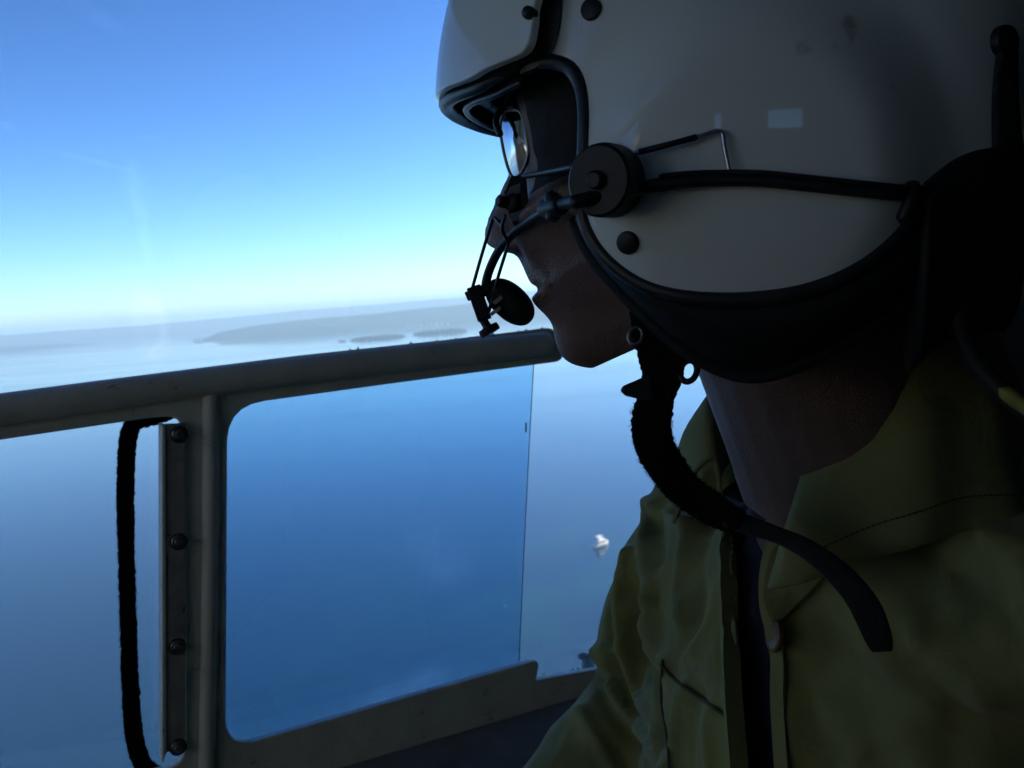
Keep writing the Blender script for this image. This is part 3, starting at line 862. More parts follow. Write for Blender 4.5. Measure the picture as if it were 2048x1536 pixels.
wall_with_holes('ceiling', (lambda a, b, t: CB(a, b, Z1 + 0.003 + t), S0 - 0.02, SM, -0.08, WIDE + 0.02), [(-1.60, -0.90, 0.15, 0.70), (-1.60, -0.90, 0.90, 1.45)], 'pale cabin ceiling with two roof openings added to let sun in', 0.02)  # roof openings added so sun bounces into the cabin as fill
wall_with_holes('ceiling_aft', (lambda a, b, t: CB(a, b, Z1 + 0.003 + t), SM + 0.001, S1 + 0.02, -0.08, WIDE + 0.02), [], 'unseen cabin ceiling darkened to cut fill light over the rear seats', 0.02, M['lining_dark'])
v, f = box(CB((S0 + S1) / 2, WIDE / 2 - 0.03, Z0 - 0.012), (CB(1, 0, 0) - CB(0, 0, 0)) * (S1 - S0) / 2 * 1.02, (CB(0, 1, 0) - CB(0, 0, 0)) * (WIDE / 2 + 0.07), (0, 0, 0.01))
tag(link('floor', v, f, M['lining_dark'], smooth=False), 'dark cabin floor', 'floor', kind='structure')
#@@SECTION
# ================================================================== the flight helmet
YAW = math.radians(12)
FH = np.array([-math.cos(YAW), math.sin(YAW), 0])       # where the face points: out of the door window
TILT = math.radians(6)                                   # head tipped a little towards the lens
_l = np.array([-math.sin(YAW), -math.cos(YAW), 0])
LH = _l * math.cos(TILT) - np.array([0, 0, math.sin(TILT)])      # towards the lens
ZH = _l * math.sin(TILT) + np.array([0, 0, math.cos(TILT)])
HC = np.array([0.110, 0.4666, 0.0]) - _l * 0.011

def HL(f, l, z):
    """head coordinates (forward, towards the lens, up) to cabin coordinates"""
    return HC + np.multiply.outer(np.asarray(f, float), FH) + np.multiply.outer(np.asarray(l, float), LH) + np.multiply.outer(np.asarray(z, float), ZH)

def to_head(p):
    q = np.asarray(p, float) - HC
    return np.stack([q @ FH, q @ LH, q @ ZH], -1)

def SAG(px, py, l=0.0):
    """point of the head's middle plane (or a plane l nearer) under a pixel, in head coordinates (f, z)"""
    r = ray(px, py)
    k = ((HC + LH * l) @ LH) / (r @ LH)
    h = to_head(r * k)
    return h[0], h[2]

ZC = 0.122
def shell_level(q):
    """<1 inside the helmet shell; q in head coordinates"""
    f, l, z = q[..., 0], np.abs(q[..., 1]), q[..., 2]
    rho = np.sqrt((f / 0.95) ** 2 + ((z - 0.088) / 1.0) ** 2)
    bump = 0.0140 * (1 - sstep(0.045, 0.088, rho)) * sstep(0.02, 0.06, l)
    fl = np.maximum(l - bump, 0)
    a = np.where(f > 0, 0.126, 0.131)
    return (np.abs(f) / a) ** 2.25 + (fl / 0.106) ** 2.4 + (np.abs(z - ZC) / np.where(z > ZC, 0.150, 0.150)) ** 2.5

def housing_level(q):
    f, l, z = q[..., 0], np.abs(q[..., 1]), q[..., 2]
    return (np.abs(f) / 0.1470) ** 2.0 + (l / 0.1215) ** 2.2 + (np.abs(z - ZC) / 0.166) ** 2.3

def surf_dir(level, d, scale=1.0, it=44):
    """radius along unit directions d (head coordinates, from (0,0,ZC)) where level == 1"""
    lo = np.full(d.shape[:-1], 0.02); hi = np.full(d.shape[:-1], 0.40)
    c = np.array([0, 0, ZC])
    for _ in range(it):
        m = (lo + hi) / 2
        inside = level(c + d * m[..., None]) < 1
        lo = np.where(inside, m, lo); hi = np.where(inside, hi, m)
    return c + d * (((lo + hi) / 2) * scale)[..., None]

def hit(level, px, py, far=False, n=900):
    """first (nearest) point of a surface under a pixel, head coordinates"""
    r = ray(px, py)
    ks = np.linspace(0.25, 0.62, n)
    q = to_head(ks[:, None] * r)
    ins = level(q) < 1
    if not ins.any():
        i = int(np.argmin(level(q))); return q[i]
    i = int(np.argmax(ins))
    return q[i]

def hdir(q):
    return unit(np.asarray(q, float) - np.array([0, 0, ZC]))

helmet = thing('flight_helmet', HL(0, 0, 0.02), 'glossy white flight helmet with visor cover worn by the crew member', 'helmet')

# rim of the shell, near half, from the brow round the ear to the nape (pixels on the photograph)
near_rim_px = [(1046, 128), (1085, 121), (1125, 128), (1150, 148), (1164, 185), (1169, 240), (1167, 320), (1163, 400), (1170, 445), (1195, 495), (1235, 538), (1290, 572), (1360, 593), (1440, 601), (1520, 598),
               (1600, 585), (1680, 556), (1745, 517), (1800, 468), (1848, 405), (1890, 365), (1935, 342), (1985, 328)]
near_rim = [hit(shell_level, x, y) for x, y in near_rim_px]
brow = surf_dir(shell_level, hdir([[0.115, 0.0, 0.142], [0.108, 0.035, 0.141], [0.094, 0.060, 0.138]]))
nape = surf_dir(shell_level, hdir([[-0.100, 0.060, 0.070], [-0.118, 0.030, 0.060], [-0.122, 0.0, 0.057]]))
half = np.vstack([brow, near_rim, nape])
half_d = hdir(crom(half, 150))
rim_d = np.vstack([half_d, (half_d * np.array([1, -1, 1]))[-2:0:-1]])
pole = unit(np.array([0.05, 0, 1.0]))

def slerp(a, b, t):
    dot = np.clip(a @ b, -1, 1)[..., None]
    om = np.arccos(dot)
    return (np.sin((1 - t) * om) * a + np.sin(t * om) * b) / np.sin(om)

ts = np.concatenate([np.linspace(0, 0.12, 10)[:-1], np.linspace(0.12, 0.995, 70)])
rows = np.array([surf_dir(shell_level, slerp(rim_d, pole, t)) for t in ts])
inner = np.array([surf_dir(shell_level, slerp(rim_d, pole, t), 0.965) for t in np.linspace(0, 0.9, 24)])
v1, f1 = grid(rows, cv=True)
f1.append(tuple(range(len(v1) - rows.shape[1], len(v1))))
shell = link('shell', np.array([HL(*q) for q in v1]), f1, M['helmet'], helmet)

def hl_arr(a):
    a = np.asarray(a, float)
    return HC + a[..., 0:1] * FH + a[..., 1:2] * LH + a[..., 2:3] * ZH

# padding inside the shell, and the leather edge roll hanging below the ear
v2, f2 = grid(hl_arr(inner), cv=True)
f2.append(tuple(range(len(v2) - inner.shape[1], len(v2))))
link('liner', v2, f2, M['foam'], helmet)

rim3 = surf_dir(shell_level, rim_d, 0.993)
link('edge_trim', *tube(np.vstack([hl_arr(rim3), hl_arr(rim3[:1])]), 0.0032, 10, cap=False), M['rubber'], helmet)
# padded ear and nape roll below the shell: from the rim down to its lower edge
low_px = [(1150, 445), (1180, 505), (1225, 562), (1285, 625), (1345, 682), (1405, 722), (1470, 748), (1530, 750), (1600, 728), (1680, 690), (1760, 640), (1830, 592), (1900, 560), (1990, 545)]
up_px = [(1163, 430), (1195, 495), (1245, 542), (1300, 575), (1360, 592), (1430, 600), (1500, 599), (1560, 592), (1620, 578), (1690, 551), (1750, 512), (1805, 462), (1860, 395), (1960, 332)]
u_pts = np.array([hit(shell_level, x, y) for x, y in up_px])
l_pts = []
for (x, y), u in zip(low_px, u_pts):
    lat = max(0.048, abs(u[1]) - 0.026)
    f_, z_ = SAG(x, y, lat)
    l_pts.append([f_, lat, z_])
l_pts = np.array(l_pts)
U, Lw = crom(u_pts, 90), crom(l_pts, 90)
prof = []
for t in np.linspace(0, 1, 16):
    bulge = 0.010 * math.sin(math.pi * min(1, t * 1.05)) - 0.004 * (1 - t)
    q = U * (1 - t) + Lw * t
    q = q + np.array([0, 1, 0]) * (bulge - 0.006 * (t < 0.05))
    prof.append(q)
for t in np.linspace(0.15, 1, 10):       # the roll closes on the inside of the jaw
    q = Lw * (1 - t) + (U * np.array([0.96, 0.70, 1])) * t
    prof.append(q + np.array([0, -0.016 * math.sin(math.pi * t) ** 0.7 - 0.004, 0.004 * t]))
prof = np.array(prof)
for sgn, nm in ((1, 'ear_pad'), (-1, 'ear_pad')):
    vv, ff = grid(hl_arr(prof * np.array([1, sgn, 1])))
    link(nm, vv, ff, M['foam'], helmet)
# soft edge cord along the pad's front (seen against the cheek)
link('edge_roll', *tube(hl_arr(Lw + np.array([0, 0.001, 0])), 0.0030, 10), M['foam'], helmet)

# nape strap and harness pad at the back
nape_pts = [hit(shell_level, x, y) for x, y in ((1845, 402), (1895, 362), (1945, 338), (2000, 330), (2045, 335))]
npad = []
for k, q in enumerate(nape_pts):
    q = np.array(q)
    npad.append([q + [0, 0.004, 0.006], q + [0, 0.010, -0.012], q + [0, 0.008, -0.035], q + [0, -0.002, -0.058], q + [0, -0.03, -0.062], q + [0, -0.035, 0]])
npad = np.array(npad)
npad = np.stack([crom(npad[:, k], 24) for k in range(npad.shape[1])], 1)
npad = np.stack([crom(npad[i], 24, closed=True) for i in range(len(npad))], 0)
vv, ff = grid(hl_arr(npad), cv=True)
m_ = npad.shape[1]; ff.append(tuple(range(m_ - 1, -1, -1))); ff.append(tuple(range(len(vv) - m_, len(vv))))
link('nape_pad', vv, ff, M['foam'], helmet)

# visor cover: a second white shell over the brow
cov_px = [(925, 162), (965, 140), (1000, 125), (1030, 113), (1050, 100), (1061, 80), (1067, 40), (1072, 0)]
cov = [hit(housing_level, x, y) for x, y in cov_px]
f0, z0 = SAG(875, 212)
zz = float(cov[0][2])
front = surf_dir(housing_level, hdir([[f0, 0.0, zz + 0.004], [f0 - 0.003, 0.022, zz + 0.0035], [f0 - 0.012, 0.045, zz + 0.002]]))
q_end = cov[-1]
up_pts = surf_dir(housing_level, hdir([[q_end[0] - 0.002, 0.112, 0.190], [q_end[0] - 0.006, 0.097, 0.220], [q_end[0] - 0.016, 0.070, 0.250], [q_end[0] - 0.022, 0.036, 0.270], [q_end[0] - 0.024, 0, 0.275]]))
chalf = hdir(crom(np.vstack([front, cov, up_pts]), 110))
cring = np.vstack([chalf, (chalf * np.array([1, -1, 1]))[-2:0:-1]])
ccen = unit(np.array([0.8, 0, 0.55]))
tt = np.concatenate([np.linspace(0, 0.08, 7)[:-1], np.linspace(0.08, 0.99, 40)])
crow = np.array([surf_dir(housing_level, slerp(cring, ccen, t)) for t in tt])
# rolled edge
lipc = [surf_dir(housing_level, cring, s) for s in (0.975, 0.984, 0.994)]
crow = np.concatenate([np.array(lipc), crow])
vv, ff = grid(hl_arr(crow), cv=True)
ff.append(tuple(range(len(vv) - crow.shape[1], len(vv))))
cover = link('visor_cover', vv, ff, M['helmet'], helmet)
# dark inner face of the cover
cin = np.array([surf_dir(housing_level, slerp(cring, ccen, t), 0.952) for t in np.linspace(0.0, 0.95, 14)])
vv, ff = grid(hl_arr(cin), cv=True); ff.append(tuple(range(len(vv) - cin.shape[1], len(vv))))
link('cover_lining', vv, ff, M['foam'], cover)
# rubber brim along the lower edge of the cover, from ear to ear round the brow
nb = int(np.argmin(np.linalg.norm(chalf - hdir(cov[4]), axis=1)))
low = np.vstack([(chalf[:nb] * np.array([1, -1, 1]))[::-1], chalf[1:nb]])
b3 = surf_dir(housing_level, low, 0.985)
k_ = np.abs(np.linspace(-1, 1, len(b3)))
link('brim', *tube(hl_arr(b3) - _l * 0.01102, 0.0042 * np.clip((1 - k_) * 6, 0.12, 1) ** 0.5 * (0.62 + 0.38 * (1 - k_)), 12), M['rubber'], cover)
# smoked visor parked under the cover: its lower lip shows inside the brim
vis = []
for t in np.linspace(0, 1, 10):
    vis.append(surf_dir(housing_level, low, 0.90 - 0.03 * t) + np.array([0, 0, -0.004 + 0.045 * t]))
vis = np.array(vis)[:, 6:-6]
vv, ff = grid(hl_arr(vis))
link('visor', vv, ff, pmat('smoked_visor', (0.03, 0.033, 0.04), 0.12, 0.6, coat=0.3), cover)
link('visor_bead', *tube(hl_arr(vis[0]), 0.0017, 8), M['rubber'], cover)
# black slot between cover and shell: the visor's side track
tr_px = [(1098, -60), (1100, 0), (1096, 45), (1086, 85), (1068, 108), (1046, 120)]
trk = []
for x, y in tr_px:
    q = hit(shell_level, x, y); trk.append(q + np.array([0, 0.0015, 0]))
path = hl_arr(crom(np.array(trk), 40))
link('visor_track', *ribbon(path, np.linspace(0.010, 0.013, 40), np.broadcast_to(LH, path.shape), 0.006), M['rubber'], helmet, sharp=40)
link('track_filler', *tube(hl_arr(crom(np.array([q + np.array([0.007, -0.004, 0]) for q in trk]), 40)), 0.0075, 10), M['foam'], helmet)

def normal_at(level, q, e=1e-4):
    g = np.array([level(q + d) - level(q - d) for d in (np.array([e, 0, 0]), np.array([0, e, 0]), np.array([0, 0, e]))])
    return unit(g)

def stud(name, px, py, rad, level, mat, hgt=0.0025, parent=None, extra=None):
    q = hit(level, px, py); n = normal_at(level, q)
    nw = n[0] * FH + n[1] * LH + n[2] * ZH
    o = link(name, *lathe([(rad, -0.002), (rad, hgt * 0.4), (rad * 0.92, hgt * 0.8), (rad * 0.6, hgt), (0, hgt * 1.08)], hl_arr(q), nw, 28), mat, parent or helmet, sharp=50)
    return o, hl_arr(q), nw
stud('snap_stud', 1060, 27, 0.0026, housing_level, M['plastic'], 0.003, cover)
stud('snap_stud', 1184, 20, 0.0044, shell_level, M['plastic'])
stud('snap_stud', 1257, 485, 0.0046, shell_level, M['plastic'])
o_, c_, n_ = stud('strap_anchor', 2003, 85, 0.0062, shell_level, M['plastic'], 0.004)
# retention strap down the back of the shell
sb = [hit(shell_level, x, y) for x, y in ((2006, 100), (2003, 150), (2002, 200), (2004, 260), (2010, 335))]
sbn = np.array([normal_at(shell_level, q) for q in sb])
path = hl_arr(crom(np.array([q + n * 0.002 for q, n in zip(sb, sbn)]), 24))
nn = crom(np.array([n[0] * FH + n[1] * LH + n[2] * ZH for n in sbn]), 24)
link('retention_strap', *ribbon(path, np.linspace(0.010, 0.017, 24), nn, 0.0018), M['nylon'], helmet)

# ---- boom pivot: stacked knurled discs on the side of the shell
q = hit(shell_level, 1222, 362); n = normal_at(shell_level, q); n = unit(n * 0.55 + np.array([0.30, 0.85, 0.0]) * 0.8)
pw = n[0] * FH + n[1] * LH + n[2] * ZH
pc = hl_arr(q)
def knurl(c, axis, r, h0, h1, teeth=36):
    prof_ = [(0.001, h0), (r, h0), (r, h1 - 0.001), (r - 0.001, h1), (0.001, h1)]
    return lathe(prof_, c, axis, teeth * 2)
pivot = link('boom_pivot', *knurl(pc + pw * 0.0, pw, 0.0140, -0.004, 0.0075), M['plastic'], helmet, sharp=40)
c2 = P(1212, 362, np.linalg.norm(pc[1]) - 0.016)
link('pivot_knob', *knurl(c2, pw, 0.0132, 0.0, 0.006), M['plastic'], pivot, sharp=40)
kv, kf = lathe([(0.0035, 0.005), (0.0034, 0.0085), (0.0026, 0.0092), (0.0006, 0.0092)], c2, pw, 20)
link('pivot_screw', kv, kf, M['plastic'], pivot, sharp=40)
DP = float(c2[1])

# wire bail clipped to the shell
bail = crom([P(1270, 306, DP + 0.004), P(1330, 291, DP - 0.001), P(1400, 272, DP - 0.003), P(1434, 262, DP - 0.004), P(1445, 268, DP - 0.004), P(1450, 300, DP - 0.004), P(1458, 340, DP - 0.004), P(1456, 352, DP - 0.002), P(1444, 362, DP + 0.002)], 70)
link('wire_bail', *tube(bail, 0.00085, 8), M['steel'], helmet)
link('bail_sleeve', *tube(bail[3:30], 0.0012, 8), M['plastic'], helmet)

# boom cable running back along the shell
cab_px = [(1150, 404), (1215, 390), (1290, 374), (1370, 364), (1440, 361), (1520, 362), (1620, 372), (1720, 383), (1800, 390), (1880, 392)]
cab = []
for i, (x, y) in enumerate(cab_px):
    if i < 3: cab.append(P(x, y, DP - 0.004 + 0.002 * i))
    else:
        q = hit(shell_level, x, y); nq = normal_at(shell_level, q); cab.append(hl_arr(q + nq * (0.0045 if i > 3 else 0.007)))
cab = crom(np.array(cab), 90)
link('boom_cable', *tube(cab, np.linspace(0.0027, 0.0020, 90), 10), M['rubber'], helmet)
link('cable_wire', *tube(cab[20:] + np.array([0, -0.001, 0.0026]), 0.0011, 8), M['cord'], helmet)
q = hit(shell_level, 1797, 400); nq = normal_at(shell_level, q); nqw = nq[0] * FH + nq[1] * LH + nq[2] * ZH
link('cable_clip', *tube([hl_arr(q) + nqw * 0.004 + np.array([0.002, 0, 0.005]), hl_arr(q) + nqw * 0.006, hl_arr(q) + nqw * 0.004 - np.array([0.001, 0, 0.006])], 0.0028, 10), M['plastic'], helmet)

# boom forward of the pivot to the microphone at the lips
boom = crom([P(1180, 396, DP - 0.003), P(1145, 403, 0.375), P(1112, 412, 0.392), P(1085, 424, 0.412), P(1058, 441, 0.436), P(1026, 468, 0.456), P(1000, 498, 0.470), P(983, 530, 0.478), P(973, 560, 0.482), P(970, 585, 0.484)], 80)
boom_o = link('microphone_boom', *tube(boom, np.interp(np.linspace(0, 1, 80), [0, 0.25, 0.4, 1], [0.0026, 0.0026, 0.0019, 0.0023]), 12), M['plastic'], helmet)
link('boom_collar', *merge(tube([P(1118, 412, 0.388), P(1094, 417, 0.398)], 0.0042, 12), tube([P(1104, 396, 0.392), P(1106, 430, 0.393)], 0.0032, 10)), M['plastic'], boom_o, sharp=40)

# bracket by the nose: slotted plate, screw and clamp
def plate4(pts, d, thick=0.0015):
    return slab(np.array([P(x, y, d) for x, y in pts]), np.array([0, 1.0, 0]), thick)
br = link('boom_bracket', *merge(plate4([(1040, 352), (1052, 350), (1062, 452), (1050, 455)], 0.447), plate4([(1022, 352), (1042, 350), (1046, 378), (1010, 384)], 0.449),
          plate4([(1016, 430), (1048, 422), (1052, 440), (1028, 452)], 0.449), plate4([(1034, 448), (1056, 440), (1058, 452), (1036, 462)], 0.448),
          plate4([(1008, 382), (1046, 376), (1050, 424), (1018, 432)], 0.4505)), M['plastic'], boom_o, smooth=False, bevel=0.0003)
link('bracket_face', *merge(plate4([(1020, 374), (1040, 366), (1041, 386), (1012, 390)], 0.4478, 0.0006), plate4([(1018, 428), (1047, 418), (1050, 436), (1024, 444)], 0.4478, 0.0006),
     plate4([(1036, 452), (1056, 446), (1058, 454), (1038, 462)], 0.4465, 0.0006)), M['steel_dull'], br, smooth=False)
link('bracket_screw', *lathe([(0.0042, 0), (0.0042, 0.0025), (0.0032, 0.0034), (0.0012, 0.0036), (0.001, 0.002)], P(1026, 405, 0.4505), np.array([-0.55, -0.83, 0]), 18), M['plastic'], br, sharp=40)
link('bracket_nut', *lathe([(0.0030, 0), (0.0030, 0.004), (0.0020, 0.005)], P(1012, 404, 0.449), np.array([-0.8, -0.6, 0]), 6), M['plastic'], br, smooth=False)
# twin spring wires from the bracket down to the microphone clamp
w1 = crom([P(1005, 452, 0.452), P(992, 438, 0.456), P(987, 436, 0.458), P(983, 445, 0.460), P(962, 515, 0.474), P(945, 575, 0.482)], 60)
w2 = crom([P(1010, 432, 0.449), P(1004, 450, 0.450), P(1006, 465, 0.452), P(1016, 484, 0.458), P(1014, 496, 0.461), P(996, 555, 0.476), P(978, 622, 0.482)], 60)
link('spring_wire', *tube(w1, 0.0009, 8), M['wire'], boom_o)
link('spring_wire', *tube(w2, 0.0009, 8), M['wire'], boom_o)
# microphone clamp, thumb screw and foam-covered capsule
def cam_dir(dx, dy, dz=0.0):
    return unit(np.array([dx, dz, -dy]))
ca, cb_ = P(943, 574, 0.483), P(966, 640, 0.483)
link('mic_clamp', *box((ca + cb_) / 2 + np.array([0.001, 0, 0]), (cb_ - ca) * 0.5, np.array([0, 0.0045, 0]), cam_dir(66, -23) * 0.0036), M['plastic'], boom_o, bevel=0.0007, sharp=40)
link('clamp_lug', *box(P(956, 584, 0.482), cam_dir(62, -26) * 0.0064, np.array([0, 0.003, 0]), cam_dir(26, 62) * 0.0022), M['plastic'], boom_o, bevel=0.0006, sharp=40)
ts_ = P(962, 632, 0.482)
link('thumb_screw', *lathe([(0.0022, 0), (0.0022, 0.0055), (0.0026, 0.006), (0.0052, 0.0065), (0.0055, 0.0085), (0.0052, 0.0100), (0.001, 0.0104)], ts_, cam_dir(14, 24, -0.2), 14), M['plastic'], boom_o, sharp=40)
mc = P(1020, 604, 0.486)
ax = np.array([cam_dir(62, 56), cam_dir(-56, 62), np.array([0, 1.0, 0])])
mv, mf = ball((0, 0, 0), 1.0, seg=30, rings=18)
mv = np.sign(mv) * np.abs(mv) ** 0.93
mv = mv * np.array([0.0145, 0.0089, 0.0098])
mv = mc + mv @ ax
mic = link('microphone', mv, mf, M['foam'], boom_o)
link('mic_fork', *merge(plate4([(984, 604), (1002, 590), (1006, 597), (990, 609)], 0.4755, 0.0012), plate4([(978, 627), (1000, 612), (1001, 619), (984, 632)], 0.4755, 0.0012)), M['strip'], boom_o, smooth=False)
# ---- chin strap: fleece-wrapped webbing with buckle rings, its tail lying over the shirt front
chin = crom([P(1330, 600, 0.400), P(1320, 650, 0.404), P(1322, 700, 0.408), P(1326, 745, 0.412), P(1314, 790, 0.416), P(1303, 840, 0.42), P(1308, 888, 0.424), P(1330, 930, 0.426), P(1365, 975, 0.426), P(1420, 1015, 0.424), P(1480, 1047, 0.421)], 150)
cw = np.interp(np.linspace(0, 1, 150), [0, 0.2, 0.36, 0.42, 0.55, 0.75, 0.9, 1], [0.030, 0.021, 0.0155, 0.0175, 0.0180, 0.0165, 0.0150, 0.012])
cn = np.broadcast_to(unit(np.array([-0.25, -1.0, 0.1])), chin.shape)
v, f = ribbon(chin, cw * 0.94, cn, 0.0055, across=9)
v = v + RNG.standard_normal(v.shape) * 0.00025
cs = link('chin_strap', v, f, M['fleece'], helmet)
fz = []
t_, n_, b_ = frames(chin, cn)
for i in range(62, 135):
    for s_ in (-1, 1):
        for _ in range(2):
            e = chin[i] + b_[i] * s_ * cw[i] * 0.465 + RNG.standard_normal(3) * 0.0004
            fz.append(tube([e, e + b_[i] * s_ * (0.0004 + 0.0006 * RNG.random()) + t_[i] * 0.0008 * RNG.standard_normal()], [0.0002, 0.0001], 4, cap=False))
tag(link('fleece_fuzz', *merge(*fz), M['fleece'], cs), None, kind='stuff')
link('strap_tab', *slab(np.array([P(x, y, 0.4105) for x, y in ((1300, 748), (1270, 762), (1246, 772), (1241, 782), (1252, 792), (1285, 800), (1310, 800))]), np.array([0, 1.0, 0]), 0.003), M['nylon'], cs, bevel=0.001, sharp=40)
def ring(c, r1, axis, rad, squash=1.0):
    a = np.linspace(0, 2 * math.pi, 40)
    axis = unit(axis); x = unit(np.array([0.3, 0, 1.0]) - axis * (np.array([0.3, 0, 1.0]) @ axis)); y = np.cross(axis, x)
    return tube(np.asarray(c) + np.cos(a)[:, None] * x * r1 + np.sin(a)[:, None] * y * r1 * squash, rad, 8, cap=False)
link('strap_ring', *ring(P(1271, 672, 0.403), 0.0036, (-0.2, -1, 0.2), 0.0008, 0.8), M['bolt'], cs)
link('strap_ring', *ring(P(1377, 742, 0.408), 0.0046, (-0.3, -1, 0.1), 0.0014, 0.75), M['plastic'], cs)
tail = crom([P(1450, 1034, 0.421), P(1500, 1052, 0.4195), P(1560, 1072, 0.416), P(1620, 1102, 0.410), P(1680, 1150, 0.404), P(1726, 1206, 0.402), P(1752, 1262, 0.404), P(1764, 1300, 0.412)], 60)
tw = np.interp(np.linspace(0, 1, 60), [0, 0.25, 0.5, 0.75, 0.9, 0.97, 1], [0.0090, 0.0070, 0.0100, 0.0125, 0.0112, 0.0095, 0.0078])
tn = crom(np.array([[-0.25, -1, 0.3], [-0.4, -0.7, 0.75], [-0.45, -0.8, 0.6], [-0.45, -1, 0.3], [-0.5, -1, 0.2]]), 60)
link('strap_tail', *ribbon(tail, tw, unit(tn), 0.0018), M['nylon'], cs)

# communication cord from the helmet's back, held by an olive shirt clip
comm = crom([P(1925, 560, 0.37), P(1918, 640, 0.372), P(1938, 700, 0.372), P(1975, 752, 0.370), P(2018, 792, 0.366), P(2080, 838, 0.36)], 50)
cc = link('communication_cord', *tube(comm, 0.0042, 12), M['cord'], helmet)
cl = crom([P(2020, 792, 0.361), P(2040, 806, 0.360), P(2068, 824, 0.357)], 14)
link('cord_clip', *tube(cl, 0.0050, 10, flat=0.6), M['olive'], cc)

# ================================================================== sunglasses
glasses = thing('sunglasses', P(1030, 350, 0.455), 'aviator sunglasses with mirrored lens worn under the helmet visor', 'sunglasses')
m, nt, b, out = new_mat('mirrored_lens')
b.inputs['Base Color'].default_value = (0.58, 0.60, 0.62, 1); b.inputs['Metallic'].default_value = 1.0; b.inputs['Roughness'].default_value = 0.10
M['lens'] = m
def lens(near):
    # outline of the near lens traced in the picture, put on a plane that wraps round the cheek
    pts = [(1001, 262), (1003, 238), (1012, 224), (1026, 219), (1040, 222), (1047, 240), (1053, 272), (1057, 303), (1053, 325), (1043, 345), (1031, 356), (1022, 350), (1013, 325), (1006, 295)]
    nrm = unit(np.array([-0.80, -0.60, -0.13]))
    c0 = P(1028, 290, 0.452)
    poly = np.array([ray(x, y) * ((c0 @ nrm) / (ray(x, y) @ nrm)) for x, y in pts])
    poly = crom(poly, 44, closed=True)
    cen = poly.mean(0)
    rr_ = []
    for t in (1.0, 0.85, 0.65, 0.42, 0.2, 0.04):
        rr_.append(cen + (poly - cen) * t + nrm * 0.0018 * (1 - t * t))
    vv, ff = grid(np.array(rr_), cv=True); ff.append(tuple(range(len(vv) - 44, len(vv))))
    rimv = tube(np.vstack([poly, poly[:1]]), 0.0009, 8, cap=False)
    if not near:
        def mir(p):
            h = to_head(p); h[:, 1] *= -1; return hl_arr(h)
        return (mir(vv), ff), (mir(rimv[0]), rimv[1]), mir(poly)
    return (vv, ff), rimv, poly
(lv, lf), rimg, poly_n = lens(True)
ln = link('lens', lv, lf, M['lens'], glasses); link('rim', *rimg, M['bolt'], ln)
(lv, lf), rimg, poly_f = lens(False)
ln = link('lens', lv, lf, M['lens'], glasses); link('rim', *rimg, M['bolt'], ln)
# padded top bar in front of the brow, and the temples
tb = crom([P(1000, 268, 0.447), P(993, 250, 0.449), P(994, 232, 0.452), P(1008, 218, 0.455), P(1030, 212, 0.448)], 30)
link('brow_bar', *tube(tb, 0.0016, 8), M['plastic'], glasses)
mid_a, mid_b = poly_n[int(np.argmin(poly_n[:, 0]))], poly_f[int(np.argmin(poly_f[:, 0]))]
link('bridge', *tube(crom([mid_a, (mid_a + mid_b) / 2 + FH * 0.004, mid_b], 16), 0.0011, 8), M['bolt'], glasses)
for near in (1, -1):
    pth = crom(np.array([to_head(q) for q in (P(1048, 352, 0.443), P(1090, 345, 0.42), P(1150, 333, 0.378), P(1240, 320, 0.37))]), 24) * np.array([1, near, 1])
    link('temple', *tube(hl_arr(pth), 0.0013, 8), M['plastic'], glasses)
#@@SECTION
# ================================================================== the crew member
AX = unit(np.array([-0.40, 0.917, 0.0]))       # towards the right shoulder (far from the lens)
NX = unit(np.array([-0.917, -0.40, 0.0]))      # out of the chest
NK = np.array([0.180, 0.530, -0.060])          # root of the neck
CH = np.array([0.205, 0.545, 0.0])

def remesh(parts, voxel, smooth_it=8, smooth_f=0.5):
    """one continuous surface round overlapping solids -> verts (cabin coordinates), faces"""
    v, f = merge(*parts)
    me = bpy.data.meshes.new('tmp'); me.from_pydata(v.tolist(), [], f); me.validate()
    bm = bmesh.new(); bm.from_mesh(me); bmesh.ops.recalc_face_normals(bm, faces=bm.faces); bm.to_mesh(me); bm.free()
    o = bpy.data.objects.new('tmp', me); COL.objects.link(o)
    md = o.modifiers.new('r', 'REMESH'); md.mode = 'VOXEL'; md.voxel_size = voxel
    if smooth_it:
        ms = o.modifiers.new('s', 'SMOOTH'); ms.factor = smooth_f; ms.iterations = smooth_it
    dg = bpy.context.evaluated_depsgraph_get()
    ev = o.evaluated_get(dg); m2 = ev.to_mesh()
    n = len(m2.vertices)
    vv = np.empty(n * 3); m2.vertices.foreach_get('co', vv)
    ff = [tuple(p.vertices) for p in m2.polygons]
    ev.to_mesh_clear()
    bpy.data.objects.remove(o); bpy.data.meshes.remove(me)
    return vv.reshape(-1, 3), ff

def capsule(path, rad, seg=18):
    return tube(np.asarray(path, float), rad, seg)

BAS = np.array([AX, NX, [0, 0, 1.0]])
